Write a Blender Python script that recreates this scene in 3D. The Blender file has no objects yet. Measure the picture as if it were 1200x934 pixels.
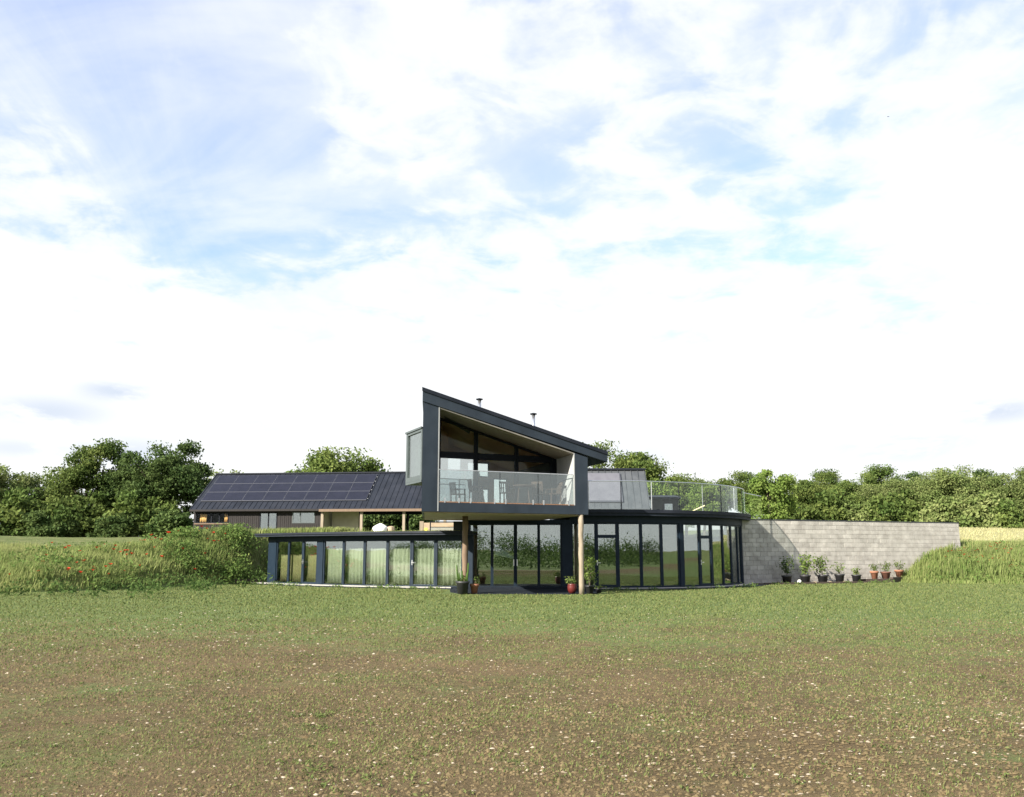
import bpy, math, random
import numpy as np
R = math.radians
rnd = random.Random(7)
rng = np.random.default_rng(7)
scene = bpy.context.scene
COL = scene.collection

# ------------------------------------------------------------------ camera
cam_d = bpy.data.cameras.new('camera')
cam_d.sensor_fit = 'HORIZONTAL'; cam_d.sensor_width = 36.0; cam_d.lens = 31.5
cam_d.clip_start = 0.1; cam_d.clip_end = 6000
cam = bpy.data.objects.new('camera', cam_d); COL.objects.link(cam)
cam.location = (0, 0, 1.6); cam.rotation_euler = (R(90 + 9.675), 0, 0)
scene.camera = cam

# ------------------------------------------------------------------ light
SUN_DIR = np.array([-0.655, -0.59, 0.48])            # direction towards the sun
SUN_DIR = SUN_DIR / np.linalg.norm(SUN_DIR)
sun_d = bpy.data.lights.new('sun', 'SUN'); sun_d.energy = 5.0; sun_d.angle = R(0.53)
sun_d.color = (1.0, 0.93, 0.82)
sun = bpy.data.objects.new('sun', sun_d); COL.objects.link(sun)
az = math.atan2(SUN_DIR[0], SUN_DIR[1])             # clockwise from +Y
el = math.asin(SUN_DIR[2])
sun.rotation_euler = (math.pi / 2 - el, 0, math.pi - az)
sun.location = (-20, -20, 30)

def sky_world():
    w = bpy.data.worlds.new('World'); scene.world = w; w.use_nodes = True
    nt = w.node_tree; N = nt.nodes; L = nt.links; N.clear()
    def n(t, **k):
        x = N.new(t)
        for a, b in k.items(): setattr(x, a, b)
        return x
    def val(sock, v):
        if isinstance(v, (int, float)): sock.default_value = v
        else: L.new(v, sock)
    def m(op, a, b=0.0, c=0.0, clamp=False):
        x = n('ShaderNodeMath', operation=op, use_clamp=clamp)
        val(x.inputs[0], a); val(x.inputs[1], b); val(x.inputs[2], c)
        return x.outputs[0]
    def ramp(v, a, b):                                # smooth step
        x = n('ShaderNodeMapRange', interpolation_type='SMOOTHSTEP')
        val(x.inputs['Value'], v); x.inputs['From Min'].default_value = a; x.inputs['From Max'].default_value = b
        return x.outputs['Result']
    tc = n('ShaderNodeTexCoord'); sep = n('ShaderNodeSeparateXYZ'); L.new(tc.outputs['Generated'], sep.inputs[0])
    X, Y, Z = sep.outputs
    zz = m('ADD', m('MAXIMUM', Z, 0.0), 0.14)
    cmb = n('ShaderNodeCombineXYZ'); L.new(m('DIVIDE', X, zz), cmb.inputs[0]); L.new(m('DIVIDE', Y, zz), cmb.inputs[1])
    def noise(scale, detail=6, rough=.55, dist=0., off=(0, 0, 0), st=(1, 1, 1)):
        mp = n('ShaderNodeMapping'); mp.inputs['Location'].default_value = off; mp.inputs['Scale'].default_value = st
        L.new(cmb.outputs[0], mp.inputs[0])
        x = n('ShaderNodeTexNoise'); L.new(mp.outputs[0], x.inputs['Vector'])
        x.inputs['Scale'].default_value = scale; x.inputs['Detail'].default_value = detail
        x.inputs['Roughness'].default_value = rough; x.inputs['Distortion'].default_value = dist
        return x.outputs['Fac']
    big = noise(1.15, 5, .5, .3, (3.1, 1.7, 0))
    mack = noise(5.2, 5, .55, .55, (0.4, 5.2, 0))
    fine = noise(11.0, 5, .6, .3, (2.4, 1.2, 0))
    wisp = noise(2.0, 7, .62, 1.0, (8, 2, 0), (1, .40, 1))
    veil = noise(1.5, 6, .55, .8, (5, 7.5, 0), (.7, 1.1, 1))
    def spots(lst, flat=1.0):
        tot = 0.0
        for (u, v, r, wt) in lst:
            d = np.array([u, 1.0, v]); d /= np.linalg.norm(d)
            vs = n('ShaderNodeVectorMath', operation='SUBTRACT'); L.new(tc.outputs['Generated'], vs.inputs[0]); vs.inputs[1].default_value = tuple(d)
            vm = n('ShaderNodeVectorMath', operation='MULTIPLY'); L.new(vs.outputs[0], vm.inputs[0]); vm.inputs[1].default_value = (1, 1, flat)
            vl = n('ShaderNodeVectorMath', operation='LENGTH'); L.new(vm.outputs[0], vl.inputs[0])
            tot = m('ADD', tot, m('MULTIPLY', ramp(vl.outputs['Value'], r, 0.0), wt))
        return tot
    # banks and openings of this evening's sky: (direction, radius, weight), weight < 0 opens the cloud
    low = ramp(Z, .36, .10)
    cov = m('ADD', m('MULTIPLY', big, .46), m('MULTIPLY', mack, .58))
    cov = m('ADD', cov, m('ADD', m('MULTIPLY', fine, .22), m('MULTIPLY', wisp, .25)))
    cov = m('ADD', cov, m('ADD', m('MULTIPLY', low, .34), spots(SKY_SPOTS)))
    thick = m('ADD', m('MULTIPLY', ramp(cov, .62, 1.02), .60), m('MULTIPLY', ramp(cov, .73, .86), .40))
    thin = m('MULTIPLY_ADD', ramp(veil, .36, .66), .46, .17)
    thin = m('ADD', thin, m('MULTIPLY', ramp(wisp, .40, .70), .18))
    cloud = m('SUBTRACT', 1.0, m('MULTIPLY', m('SUBTRACT', 1.0, thick), m('SUBTRACT', 1.0, thin, clamp=True)), clamp=True)
    sky = n('ShaderNodeTexSky', sky_type='NISHITA'); sky.sun_disc = False
    sky.sun_elevation = el; sky.sun_rotation = az; sky.air_density = 1.0; sky.dust_density = 1.0; sky.ozone_density = 1.5
    # thin grey undersides
    grey = ramp(noise(2.6, 5, .55, .6, (1.5, 9, 0), (1, .5, 1)), .56, .74)
    gb = spots(GREY_SPOTS, 3.6)
    grey = m('MULTIPLY', grey, .25)
    grey = m('ADD', grey, m('MULTIPLY', gb, ramp(m('ADD', wisp, m('MULTIPLY', fine, .3)), .50, .72)), clamp=True)
    cc = n('ShaderNodeMix', data_type='RGBA'); L.new(grey, cc.inputs['Factor'])
    cc.inputs['A'].default_value = (3.95, 4.02, 4.05, 1); cc.inputs['B'].default_value = (2.7, 3.0, 3.5, 1)
    skyb = n('ShaderNodeMix', data_type='RGBA', blend_type='MULTIPLY'); skyb.inputs['Factor'].default_value = 1
    L.new(sky.outputs[0], skyb.inputs['A']); skyb.inputs['B'].default_value = SKY_TINT
    mx = n('ShaderNodeMix', data_type='RGBA'); L.new(cloud, mx.inputs['Factor'])
    L.new(skyb.outputs['Result'], mx.inputs['A']); L.new(cc.outputs['Result'], mx.inputs['B'])
    bg = n('ShaderNodeBackground'); bg.inputs['Strength'].default_value = 0.1; L.new(mx.outputs['Result'], bg.inputs[0])
    out = n('ShaderNodeOutputWorld'); L.new(bg.outputs[0], out.inputs[0])
SKY_TINT = (.98, 1.03, 1.25, 1)
# (x/y, z/y) of world directions ahead of the viewer
def sd(px, py):
    f = 1050.; p = R(9.675); u = px - 600.; v = 467. - py
    a, b, c = u, f * math.cos(p) - v * math.sin(p), v * math.cos(p) + f * math.sin(p)
    return a / b, c / b
SKY_SPOTS = [(*sd(240, 190), .15, -.26), (*sd(150, 30), .24, -.12), (*sd(345, 150), .07, -.10), (*sd(625, 205), .08, -.14), (*sd(300, 250), .2, -.05), (*sd(600, 40), .10, -.05),
             (*sd(830, 200), .12, -.02), (*sd(1010, 185), .12, .03), (*sd(900, 265), .16, .05), (*sd(1020, 250), .12, .05), (*sd(1180, 170), .08, -.05),
             (*sd(480, 110), .17, .16), (*sd(800, 80), .22, .11), (*sd(390, 180), .06, .12), (*sd(275, 150), .05, .16), (*sd(215, 90), .05, .10), (*sd(60, 110), .09, .10), (*sd(20, 230), .14, .16), (*sd(1150, 250), .12, .25), (*sd(1060, 90), .2, .08), (*sd(700, 340), .22, .06)]
GREY_SPOTS = [(*sd(135, 458), .06, 1.0), (*sd(60, 482), .09, .9), (*sd(15, 525), .06, .6), (*sd(1170, 482), .07, .9), (*sd(1060, 520), .12, .6), (*sd(720, 538), .12, .5), (*sd(150, 530), .10, .7)]
sky_world()
vs_ = scene.view_settings
vs_.view_transform = 'Standard'; vs_.look = 'None'; vs_.gamma = 1.0; vs_.use_curve_mapping = False
vs_.exposure = 1.45
scene.cycles.transparent_max_bounces = 24
scene.cycles.max_bounces = 10
scene.cycles.glossy_bounces = 5
scene.cycles.sample_clamp_indirect = 6.0

# ------------------------------------------------------------------ materials
MATS = {}
def M(name, c1, c2=None, scale=4.0, rough=.6, metal=0., spec=.5, bump=0., bscale=40., stretch=(1, 1, 1), detail=5, tint=None, transl=0., contrast=(.35, .65), obj_random=0., world=False, stain=None):
    m = bpy.data.materials.new(name); m.use_nodes = True
    nt = m.node_tree; N = nt.nodes; L = nt.links
    b = N['Principled BSDF']
    b.inputs['Roughness'].default_value = rough; b.inputs['Metallic'].default_value = metal
    b.inputs['Specular IOR Level'].default_value = spec
    tc = N.new('ShaderNodeTexCoord'); mp = N.new('ShaderNodeMapping'); mp.inputs['Scale'].default_value = stretch
    L.new(N.new('ShaderNodeNewGeometry').outputs['Position'] if world else tc.outputs['Object'], mp.inputs[0])
    col = None
    if c2 is not None:
        t = N.new('ShaderNodeTexNoise'); t.inputs['Scale'].default_value = scale; t.inputs['Detail'].default_value = detail
        L.new(mp.outputs[0], t.inputs['Vector'])
        r = N.new('ShaderNodeMapRange'); r.inputs['From Min'].default_value = contrast[0]; r.inputs['From Max'].default_value = contrast[1]
        L.new(t.outputs['Fac'], r.inputs['Value'])
        x = N.new('ShaderNodeMix'); x.data_type = 'RGBA'; L.new(r.outputs[0], x.inputs['Factor'])
        x.inputs['A'].default_value = (*c1, 1); x.inputs['B'].default_value = (*c2, 1)
        col = x.outputs['Result']
    if tint is not None:                               # per-leaf colour carried by the attribute "tint"
        at = N.new('ShaderNodeAttribute'); at.attribute_name = 'tint'
        x = N.new('ShaderNodeMix'); x.data_type = 'RGBA'; L.new(at.outputs['Fac'], x.inputs['Factor'])
        if col is None: x.inputs['A'].default_value = (*c1, 1)
        else: L.new(col, x.inputs['A'])
        x.inputs['B'].default_value = (*tint, 1); col = x.outputs['Result']
    if obj_random:
        oi = N.new('ShaderNodeObjectInfo'); mr = N.new('ShaderNodeMapRange')
        L.new(oi.outputs['Random'], mr.inputs['Value']); mr.inputs['To Min'].default_value = 1 - obj_random; mr.inputs['To Max'].default_value = 1 + obj_random
        hv = N.new('ShaderNodeHueSaturation')
        if col is None: hv.inputs['Color'].default_value = (*c1, 1)
        else: L.new(col, hv.inputs['Color'])
        L.new(mr.outputs[0], hv.inputs['Value']); col = hv.outputs[0]
    if stain is not None:                              # weathering: (scale, stretch, darkest, lightest)
        gp = N.new('ShaderNodeNewGeometry'); mp2 = N.new('ShaderNodeMapping'); mp2.inputs['Scale'].default_value = stain[1]; L.new(gp.outputs['Position'], mp2.inputs[0])
        t2 = N.new('ShaderNodeTexNoise'); t2.inputs['Scale'].default_value = stain[0]; t2.inputs['Detail'].default_value = 7; t2.inputs['Roughness'].default_value = .65; L.new(mp2.outputs[0], t2.inputs['Vector'])
        r2 = N.new('ShaderNodeMapRange'); r2.inputs['From Min'].default_value = .3; r2.inputs['From Max'].default_value = .7; r2.inputs['To Min'].default_value = stain[2]; r2.inputs['To Max'].default_value = stain[3]; L.new(t2.outputs['Fac'], r2.inputs['Value'])
        h2 = N.new('ShaderNodeHueSaturation'); L.new(r2.outputs[0], h2.inputs['Value'])
        if col is None: h2.inputs['Color'].default_value = (*c1, 1)
        else: L.new(col, h2.inputs['Color'])
        col = h2.outputs[0]
    if col is None: b.inputs['Base Color'].default_value = (*c1, 1)
    else: L.new(col, b.inputs['Base Color'])
    if bump:
        t = N.new('ShaderNodeTexNoise'); t.inputs['Scale'].default_value = bscale; t.inputs['Detail'].default_value = 4
        L.new(mp.outputs[0], t.inputs['Vector'])
        bp = N.new('ShaderNodeBump'); bp.inputs['Strength'].default_value = min(1, bump); bp.inputs['Distance'].default_value = .02
        L.new(t.outputs['Fac'], bp.inputs['Height']); L.new(bp.outputs[0], b.inputs['Normal'])
        rr = N.new('ShaderNodeMapRange'); rr.inputs['To Min'].default_value = max(0, rough - .12); rr.inputs['To Max'].default_value = min(1, rough + .12)
        L.new(t.outputs['Fac'], rr.inputs['Value']); L.new(rr.outputs[0], b.inputs['Roughness'])
    if transl:
        tr = N.new('ShaderNodeBsdfTranslucent'); ms = N.new('ShaderNodeMixShader'); ms.inputs[0].default_value = transl
        if col is None: tr.inputs['Color'].default_value = (*c1, 1)
        else: L.new(col, tr.inputs['Color'])
        L.new(b.outputs[0], ms.inputs[1]); L.new(tr.outputs[0], ms.inputs[2])
        L.new(ms.outputs[0], N['Material Output'].inputs['Surface'])
    MATS[name] = m
    return m

def glass(name, f0=.12, tint=(.86, .92, .9), wob=.0):
    m = bpy.data.materials.new(name); m.use_nodes = True
    nt = m.node_tree; N = nt.nodes; L = nt.links; N.clear()
    g = N.new('ShaderNodeNewGeometry'); dt = N.new('ShaderNodeVectorMath'); dt.operation = 'DOT_PRODUCT'
    L.new(g.outputs['Normal'], dt.inputs[0]); L.new(g.outputs['Incoming'], dt.inputs[1])
    def mt(op, a, b):
        x = N.new('ShaderNodeMath'); x.operation = op
        for i, v in enumerate((a, b)):
            if isinstance(v, (int, float)): x.inputs[i].default_value = v
            else: L.new(v, x.inputs[i])
        return x.outputs[0]
    c = mt('ABSOLUTE', dt.outputs['Value'], 0)
    f = mt('ADD', mt('MULTIPLY', mt('POWER', mt('SUBTRACT', 1.0, c), 5.0), 1 - f0), f0)
    tr = N.new('ShaderNodeBsdfTransparent'); tr.inputs[0].default_value = (*tint, 1)
    gl = N.new('ShaderNodeBsdfGlossy'); gl.inputs['Roughness'].default_value = 0.0; gl.inputs['Color'].default_value = (.95, 1, .98, 1)
    if wob:
        tc = N.new('ShaderNodeTexCoord'); t = N.new('ShaderNodeTexNoise'); t.inputs['Scale'].default_value = 1.3; t.inputs['Detail'].default_value = 1
        L.new(tc.outputs['Object'], t.inputs['Vector'])
        bp = N.new('ShaderNodeBump'); bp.inputs['Strength'].default_value = wob; bp.inputs['Distance'].default_value = .01
        L.new(t.outputs['Fac'], bp.inputs['Height']); L.new(bp.outputs[0], gl.inputs['Normal'])
    ms = N.new('ShaderNodeMixShader'); L.new(f, ms.inputs[0]); L.new(tr.outputs[0], ms.inputs[1]); L.new(gl.outputs[0], ms.inputs[2])
    o = N.new('ShaderNodeOutputMaterial'); L.new(ms.outputs[0], o.inputs[0])
    MATS[name] = m
    return m

M('cladding', (.020, .028, .039), (.026, .035, .047), 1.5, .55, spec=.25, bump=.12, bscale=90, stain=(1.6, (1, 1, .22), .82, 1.2))
M('cladding_edge', (.016, .021, .029), (.023, .028, .037), 6, .6, spec=.12, bump=.1)
M('frame', (.006, .014, .025), (.009, .018, .030), 5, .55, spec=.2)
M('frame_black', (.004, .006, .010), (.006, .008, .013), 5, .6, spec=.15)
M('oriel_frame', (.062, .076, .078), (.075, .09, .092), 4, .5, spec=.3)
M('seam_roof', (.012, .015, .022), (.019, .022, .030), 1.2, .6, spec=.16, bump=.05, bscale=12, stain=(1.2, (1, .5, .5), .8, 1.2))
M('zinc', (.060, .066, .072), (.080, .086, .092), 2.0, .5, metal=.2, bump=.06, bscale=10)
M('pale_lining', (.31, .315, .315), (.37, .375, .37), 3, .65, spec=.2, stretch=(1, 1, .3))
M('soffit_ply', (.175, .16, .14), (.23, .21, .18), 2.5, .65, stretch=(.4, 3, 1))
M('room_ceiling', (.62, .37, .19), (.68, .43, .24), 3, .6, stretch=(.3, 3, 1))
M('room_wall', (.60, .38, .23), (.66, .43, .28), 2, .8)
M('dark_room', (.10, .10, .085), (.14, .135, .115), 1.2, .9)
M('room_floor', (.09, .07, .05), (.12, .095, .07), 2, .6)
M('deck', (.22, .11, .06), (.30, .16, .09), 4, .6, stretch=(8, 1, 1), bump=.2)
M('oak', (.27, .225, .165), (.19, .155, .11), 5, .8, stretch=(6, 6, .35), bump=.3, bscale=25)
M('oak_dark', (.17, .115, .072), (.12, .08, .052), 5, .8, stretch=(6, 6, .35), bump=.3, bscale=25)
M('larch', (.36, .28, .19), (.28, .21, .14), 3, .7, stretch=(1, 1, 8), bump=.2)
M('steel', (.62, .63, .64), (.55, .56, .57), 8, .28, metal=.9)
M('black_board', (.013, .011, .011), (.021, .018, .017), 6, .75, spec=.3, stretch=(6, 6, .4), bump=.3)
M('cream_wall', (.55, .51, .40), (.48, .44, .34), 2, .8, bump=.1)
M('concrete', (.40, .38, .34), (.30, .29, .26), 5, .8, bump=.3)
M('slate', (.012, .016, .022), (.019, .023, .029), 9, .9, spec=.05, bump=.4, bscale=30)
M('sleeper', (.045, .032, .025), (.07, .05, .038), 4, .8, stretch=(1, 6, 6), bump=.4)
M('block', (.43, .408, .368), (.33, .31, .278), 3.0, .9, spec=.15, bump=.5, bscale=60, obj_random=.13, detail=8, world=True, stain=(.9, (1, 1, .5), .88, 1.08))
M('mortar', (.36, .345, .315), (.29, .28, .255), 6, .9, bump=.3)
M('coping', (.03, .033, .038), (.05, .052, .057), 4, .6)
M('pv', (.006, .007, .015), (.009, .010, .020), 1.5, .35, spec=.3)
M('pv_frame', (.062, .066, .08), None, rough=.6, spec=.3)
M('thermal', (.10, .10, .115), (.12, .12, .135), 2, .3)
M('curtain', (.74, .74, .62), (.82, .81, .70), 3, .9, transl=.35, stretch=(1, 1, .2))
M('curtain_gold', (.58, .50, .28), (.66, .58, .36), 3, .9, transl=.3)
M('curtain_orange', (.75, .38, .12), (.85, .55, .25), 5, .9, stretch=(6, 1, .1))
M('pot_black', (.018, .019, .021), (.03, .03, .032), 5, .5)
M('pot_terra', (.28, .115, .06), (.22, .10, .06), 6, .8, bump=.2)
M('pot_brown', (.16, .07, .045), (.11, .05, .035), 6, .7)
M('pot_red', (.10, .014, .012), (.08, .012, .011), 5, .4)
M('earth', (.05, .035, .022), (.08, .055, .035), 20, .95, bump=.5)
M('white', (.75, .75, .72), (.68, .68, .65), 6, .6)
M('chair_wood', (.065, .046, .034), (.05, .036, .027), 6, .7, spec=.2, stretch=(1, 1, 6))
M('bark', (.085, .065, .045), (.14, .115, .085), 5, .9, stretch=(4, 4, .6), bump=.6, bscale=12)
M('leaf_mid', (.062, .104, .026), (.084, .128, .033), .7, .7, tint=(.155, .19, .052), transl=.34, spec=.08, obj_random=.14)
M('leaf_dark', (.046, .084, .026), (.062, .102, .03), .7, .65, tint=(.11, .148, .046), transl=.34, spec=.08, obj_random=.12)
M('leaf_pale', (.10, .15, .042), (.135, .18, .055), .7, .7, tint=(.22, .245, .095), transl=.34, spec=.08, obj_random=.14)
M('leaf_bright', (.09, .15, .03), (.115, .18, .038), .7, .7, tint=(.19, .24, .06), transl=.35, spec=.1, obj_random=.1)
M('hedge_leaf', (.045, .085, .024), (.062, .105, .03), 2, .75, tint=(.12, .17, .05), transl=.45, spec=.05)
M('berm_grass', (.11, .185, .042), (.18, .23, .07), .35, .75, tint=(.34, .325, .15), transl=.42, spec=.06, contrast=(.3, .7))
M('berm_weed', (.075, .145, .034), (.105, .175, .044), .6, .75, tint=(.20, .24, .075), transl=.4, spec=.08)
M('barley', (.27, .26, .12), (.33, .32, .15), .2, .8, tint=(.42, .40, .22), transl=.3, spec=.1)
M('poppy', (.55, .030, .010), (.62, .06, .02), 3, .6, transl=.25)
M('yellow_flower', (.6, .5, .08), None, rough=.7)
M('flint', (.25, .205, .145), (.19, .15, .10), .9, .8, tint=(.42, .36, .27), bump=.2, spec=.15)
M('reflection_yellow', (.62, .52, .26), (.68, .6, .36), 4, .6)
M('bird', (.03, .03, .035), (.05, .05, .05), 4, .8)
glass('glass_main', .235, (.80, .84, .80), .06)
glass('glass_coated', .42, (.8, .82, .82), .05)
glass('glass_clear', .03, (.95, .98, .975))
glass('glass_balcony', .11, (.86, .9, .9))
glass('glass_upper', .010, (.88, .9, .88), .04)

def ground_mat():
    m = bpy.data.materials.new('field_soil'); m.use_nodes = True
    nt = m.node_tree; N = nt.nodes; L = nt.links; b = N['Principled BSDF']
    b.inputs['Roughness'].default_value = .95; b.inputs['Specular IOR Level'].default_value = .15
    tc = N.new('ShaderNodeTexCoord'); sp = N.new('ShaderNodeSeparateXYZ'); L.new(tc.outputs['Object'], sp.inputs[0])
    def noise(s, d=6, r=.6, st=(1, 1, 1)):
        mp = N.new('ShaderNodeMapping'); mp.inputs['Scale'].default_value = st; L.new(tc.outputs['Object'], mp.inputs[0])
        t = N.new('ShaderNodeTexNoise'); t.inputs['Scale'].default_value = s; t.inputs['Detail'].default_value = d; t.inputs['Roughness'].default_value = r
        L.new(mp.outputs[0], t.inputs['Vector']); return t.outputs['Fac']
    def mt(op, a, b2=0.):
        x = N.new('ShaderNodeMath'); x.operation = op
        for i, v in enumerate((a, b2)):
            if isinstance(v, (int, float)): x.inputs[i].default_value = v
            else: L.new(v, x.inputs[i])
        return x.outputs[0]
    def rp(v, a, b2, t0=0., t1=1., sm=True):
        x = N.new('ShaderNodeMapRange'); x.interpolation_type = 'SMOOTHSTEP' if sm else 'LINEAR'
        L.new(v, x.inputs['Value']); x.inputs['From Min'].default_value = a; x.inputs['From Max'].default_value = b2
        x.inputs['To Min'].default_value = t0; x.inputs['To Max'].default_value = t1; return x.outputs[0]
    def mix(f, A, B):
        x = N.new('ShaderNodeMix'); x.data_type = 'RGBA'; L.new(f, x.inputs['Factor'])
        for k, v in (('A', A), ('B', B)):
            if isinstance(v, tuple): x.inputs[k].default_value = (*v, 1)
            else: L.new(v, x.inputs[k])
        return x.outputs['Result']
    soil = mix(rp(noise(7, 8, .7), .35, .65), (.074, .054, .027), (.132, .099, .050))
    soil = mix(rp(noise(.5, 4), .4, .7), soil, (.132, .095, .049))
    green = mix(rp(noise(26, 5, .7), .35, .65), (.075, .115, .032), (.125, .165, .055))
    # seedlings came up thicker towards the house and in patches
    patch = mt('ADD', noise(.33, 5, .6), mt('MULTIPLY', noise(1.7, 5, .65), .55))
    near = mt('ADD', rp(sp.outputs[1], 9., 31., 0.0, .54, True), rp(sp.outputs[1], 3., -4., 0., .55, True))
    g = mt('ADD', mt('ADD', patch, near), mt('MULTIPLY', noise(14, 6, .75), .55))
    gm = rp(g, 1.02, 1.42, 0., .93, True)
    col = mix(gm, soil, green)
    # rough grass off the field, at the level of the bank and behind it
    hill = rp(sp.outputs[2], .05, .35)
    col = mix(hill, col, mix(rp(noise(1.2, 6), .35, .65), (.085, .115, .034), (.14, .15, .06)))
    L.new(col, b.inputs['Base Color'])
    bp = N.new('ShaderNodeBump'); bp.inputs['Strength'].default_value = .9; bp.inputs['Distance'].default_value = .05
    hgt = mt('ADD', noise(11, 8, .75), mt('MULTIPLY', noise(45, 4, .7), .5)); L.new(hgt, bp.inputs['Height']); L.new(bp.outputs[0], b.inputs['Normal'])
    MATS['ground'] = m
ground_mat()

# ------------------------------------------------------------------ mesh helpers
class MB:
    """collects shapes of ONE part in world coordinates"""
    def __init__(s): s.v = []; s.f = []
    def hexa(s, p):                                    # 8 points: bottom ring 0-3, top ring 4-7
        i = len(s.v); s.v += [tuple(q) for q in p]
        s.f += [(i, i+3, i+2, i+1), (i+4, i+5, i+6, i+7), (i, i+1, i+5, i+4), (i+1, i+2, i+6, i+5), (i+2, i+3, i+7, i+6), (i+3, i, i+4, i+7)]
        return s
    def box(s, x0, x1, y0, y1, z0, z1):
        return s.hexa([(x0, y0, z0), (x1, y0, z0), (x1, y1, z0), (x0, y1, z0), (x0, y0, z1), (x1, y0, z1), (x1, y1, z1), (x0, y1, z1)])
    def wall(s, a, b, t, z0, z1, z1b=None, z0b=None):  # upright slab from a to b, thickness t to the back (left of a->b)
        z1b = z1 if z1b is None else z1b; z0b = z0 if z0b is None else z0b
        d = np.array(b[:2], float) - np.array(a[:2], float); d /= np.linalg.norm(d); n = np.array([-d[1], d[0]]) * t
        return s.hexa([(a[0], a[1], z0), (b[0], b[1], z0b), (b[0]+n[0], b[1]+n[1], z0b), (a[0]+n[0], a[1]+n[1], z0),
                       (a[0], a[1], z1), (b[0], b[1], z1b), (b[0]+n[0], b[1]+n[1], z1b), (a[0]+n[0], a[1]+n[1], z1)])
    def tube(s, pts, r, n=8, r1=None, cap=True):
        pts = [np.array(p, float) for p in pts]; K = len(pts); base = len(s.v)
        for k, p in enumerate(pts):
            t = pts[min(k+1, K-1)] - pts[max(k-1, 0)]; t /= (np.linalg.norm(t) + 1e-9)
            u = np.cross(t, (0, 0, 1) if abs(t[2]) < .9 else (1, 0, 0)); u /= np.linalg.norm(u); w = np.cross(t, u)
            rr = r if r1 is None else r + (r1 - r) * k / max(1, K-1)
            if isinstance(r, (list, tuple)): rr = r[k]
            for j in range(n):
                a = 2 * math.pi * j / n; s.v.append(tuple(p + rr * (math.cos(a) * u + math.sin(a) * w)))
        for k in range(K-1):
            for j in range(n):
                a = base + k*n + j; b = base + k*n + (j+1) % n; s.f.append((a, b, b+n, a+n))
        if cap: s.f.append(tuple(range(base+n-1, base-1, -1))); s.f.append(tuple(base + (K-1)*n + j for j in range(n)))
        return s
    def lathe(s, c, prof, n=20):                       # prof: (radius, z)
        base = len(s.v); K = len(prof)
        for r, z in prof:
            for j in range(n):
                a = 2 * math.pi * j / n; s.v.append((c[0] + r*math.cos(a), c[1] + r*math.sin(a), c[2] + z))
        for k in range(K-1):
            for j in range(n):
                a = base+k*n+j; b = base+k*n+(j+1) % n; s.f.append((a, b, b+n, a+n))
        s.f.append(tuple(range(base+n-1, base-1, -1))); s.f.append(tuple(base+(K-1)*n+j for j in range(n)))
        return s
    def prism(s, poly, z0, z1):                        # poly counter-clockwise seen from above
        i = len(s.v); n = len(poly)
        s.v += [(p[0], p[1], z0) for p in poly] + [(p[0], p[1], z1) for p in poly]
        s.f.append(tuple(range(i+n-1, i-1, -1))); s.f.append(tuple(range(i+n, i+2*n)))
        for k in range(n): s.f.append((i+k, i+(k+1) % n, i+n+(k+1) % n, i+n+k))
        return s
    def ring(s, c, r0, r1, a0, a1, z0, z1, n=24):      # annular sector as joined hexahedra, one skin
        base = len(s.v)
        for k in range(n+1):
            a = R(a0 + (a1-a0)*k/n); x, y = math.cos(a), math.sin(a)
            for r, z in ((r1, z0), (r0, z0), (r0, z1), (r1, z1)): s.v.append((c[0]+r*x, c[1]+r*y, z))
        for k in range(n):
            for j in range(4):
                a = base+4*k+j; b = base+4*k+(j+1) % 4; s.f.append((a, b, b+4, a+4))
        s.f.append((base+3, base+2, base+1, base)); e = base+4*n; s.f.append((e, e+1, e+2, e+3))
        return s
    def build(s, name, mat, parent=None, smooth=False, bevel=0.):
        off = np.array(world_loc(parent)) if parent else np.zeros(3)
        me = bpy.data.meshes.new(name)
        me.from_pydata([(v[0]-off[0], v[1]-off[1], v[2]-off[2]) for v in s.v], [], s.f); me.update()
        me.materials.append(MATS[mat])
        if smooth:
            for p in me.polygons: p.use_smooth = len(p.vertices) == 4
        o = bpy.data.objects.new(name, me); COL.objects.link(o); o.parent = parent
        if bevel:
            bv = o.modifiers.new('bevel', 'BEVEL'); bv.width = bevel; bv.segments = 2; bv.limit_method = 'ANGLE'
        return o
def world_loc(o):
    l = np.zeros(3)
    while o is not None: l = l + np.array(o.location); o = o.parent
    return l
def tag(o, label=None, cat=None, group=None, kind=None):
    for k, v in (('label', label), ('category', cat), ('group', group), ('kind', kind)):
        if v: o[k] = v
    return o
def empty(name, loc, label, cat, group=None):
    o = bpy.data.objects.new(name, None); COL.objects.link(o); o.location = loc; o.empty_display_size = .3
    return tag(o, label, cat, group)
def np_obj(name, V, F, mat, parent=None, tint=None, smooth=False):
    """large meshes from arrays; F is (n,3) or (n,4)"""
    me = bpy.data.meshes.new(name); k = F.shape[1]
    off = np.array(world_loc(parent)) if parent else np.zeros(3)
    me.vertices.add(len(V)); me.vertices.foreach_set('co', (V - off).astype(np.float32).ravel())
    me.loops.add(F.size); me.loops.foreach_set('vertex_index', F.astype(np.int32).ravel())
    me.polygons.add(len(F)); me.polygons.foreach_set('loop_start', np.arange(0, F.size, k, dtype=np.int32))
    try: me.polygons.foreach_set('loop_total', np.full(len(F), k, np.int32))
    except Exception: pass
    if tint is not None:
        a = me.attributes.new('tint', 'FLOAT', 'POINT'); a.data.foreach_set('value', tint.astype(np.float32))
    if smooth: me.polygons.foreach_set('use_smooth', np.ones(len(F), bool))
    me.update(); me.validate(); me.materials.append(MATS[mat])
    o = bpy.data.objects.new(name, me); COL.objects.link(o); o.parent = parent
    return o
def unit(n):
    v = rng.normal(size=(n, 3)); return v / np.linalg.norm(v, axis=1, keepdims=True)
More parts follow.
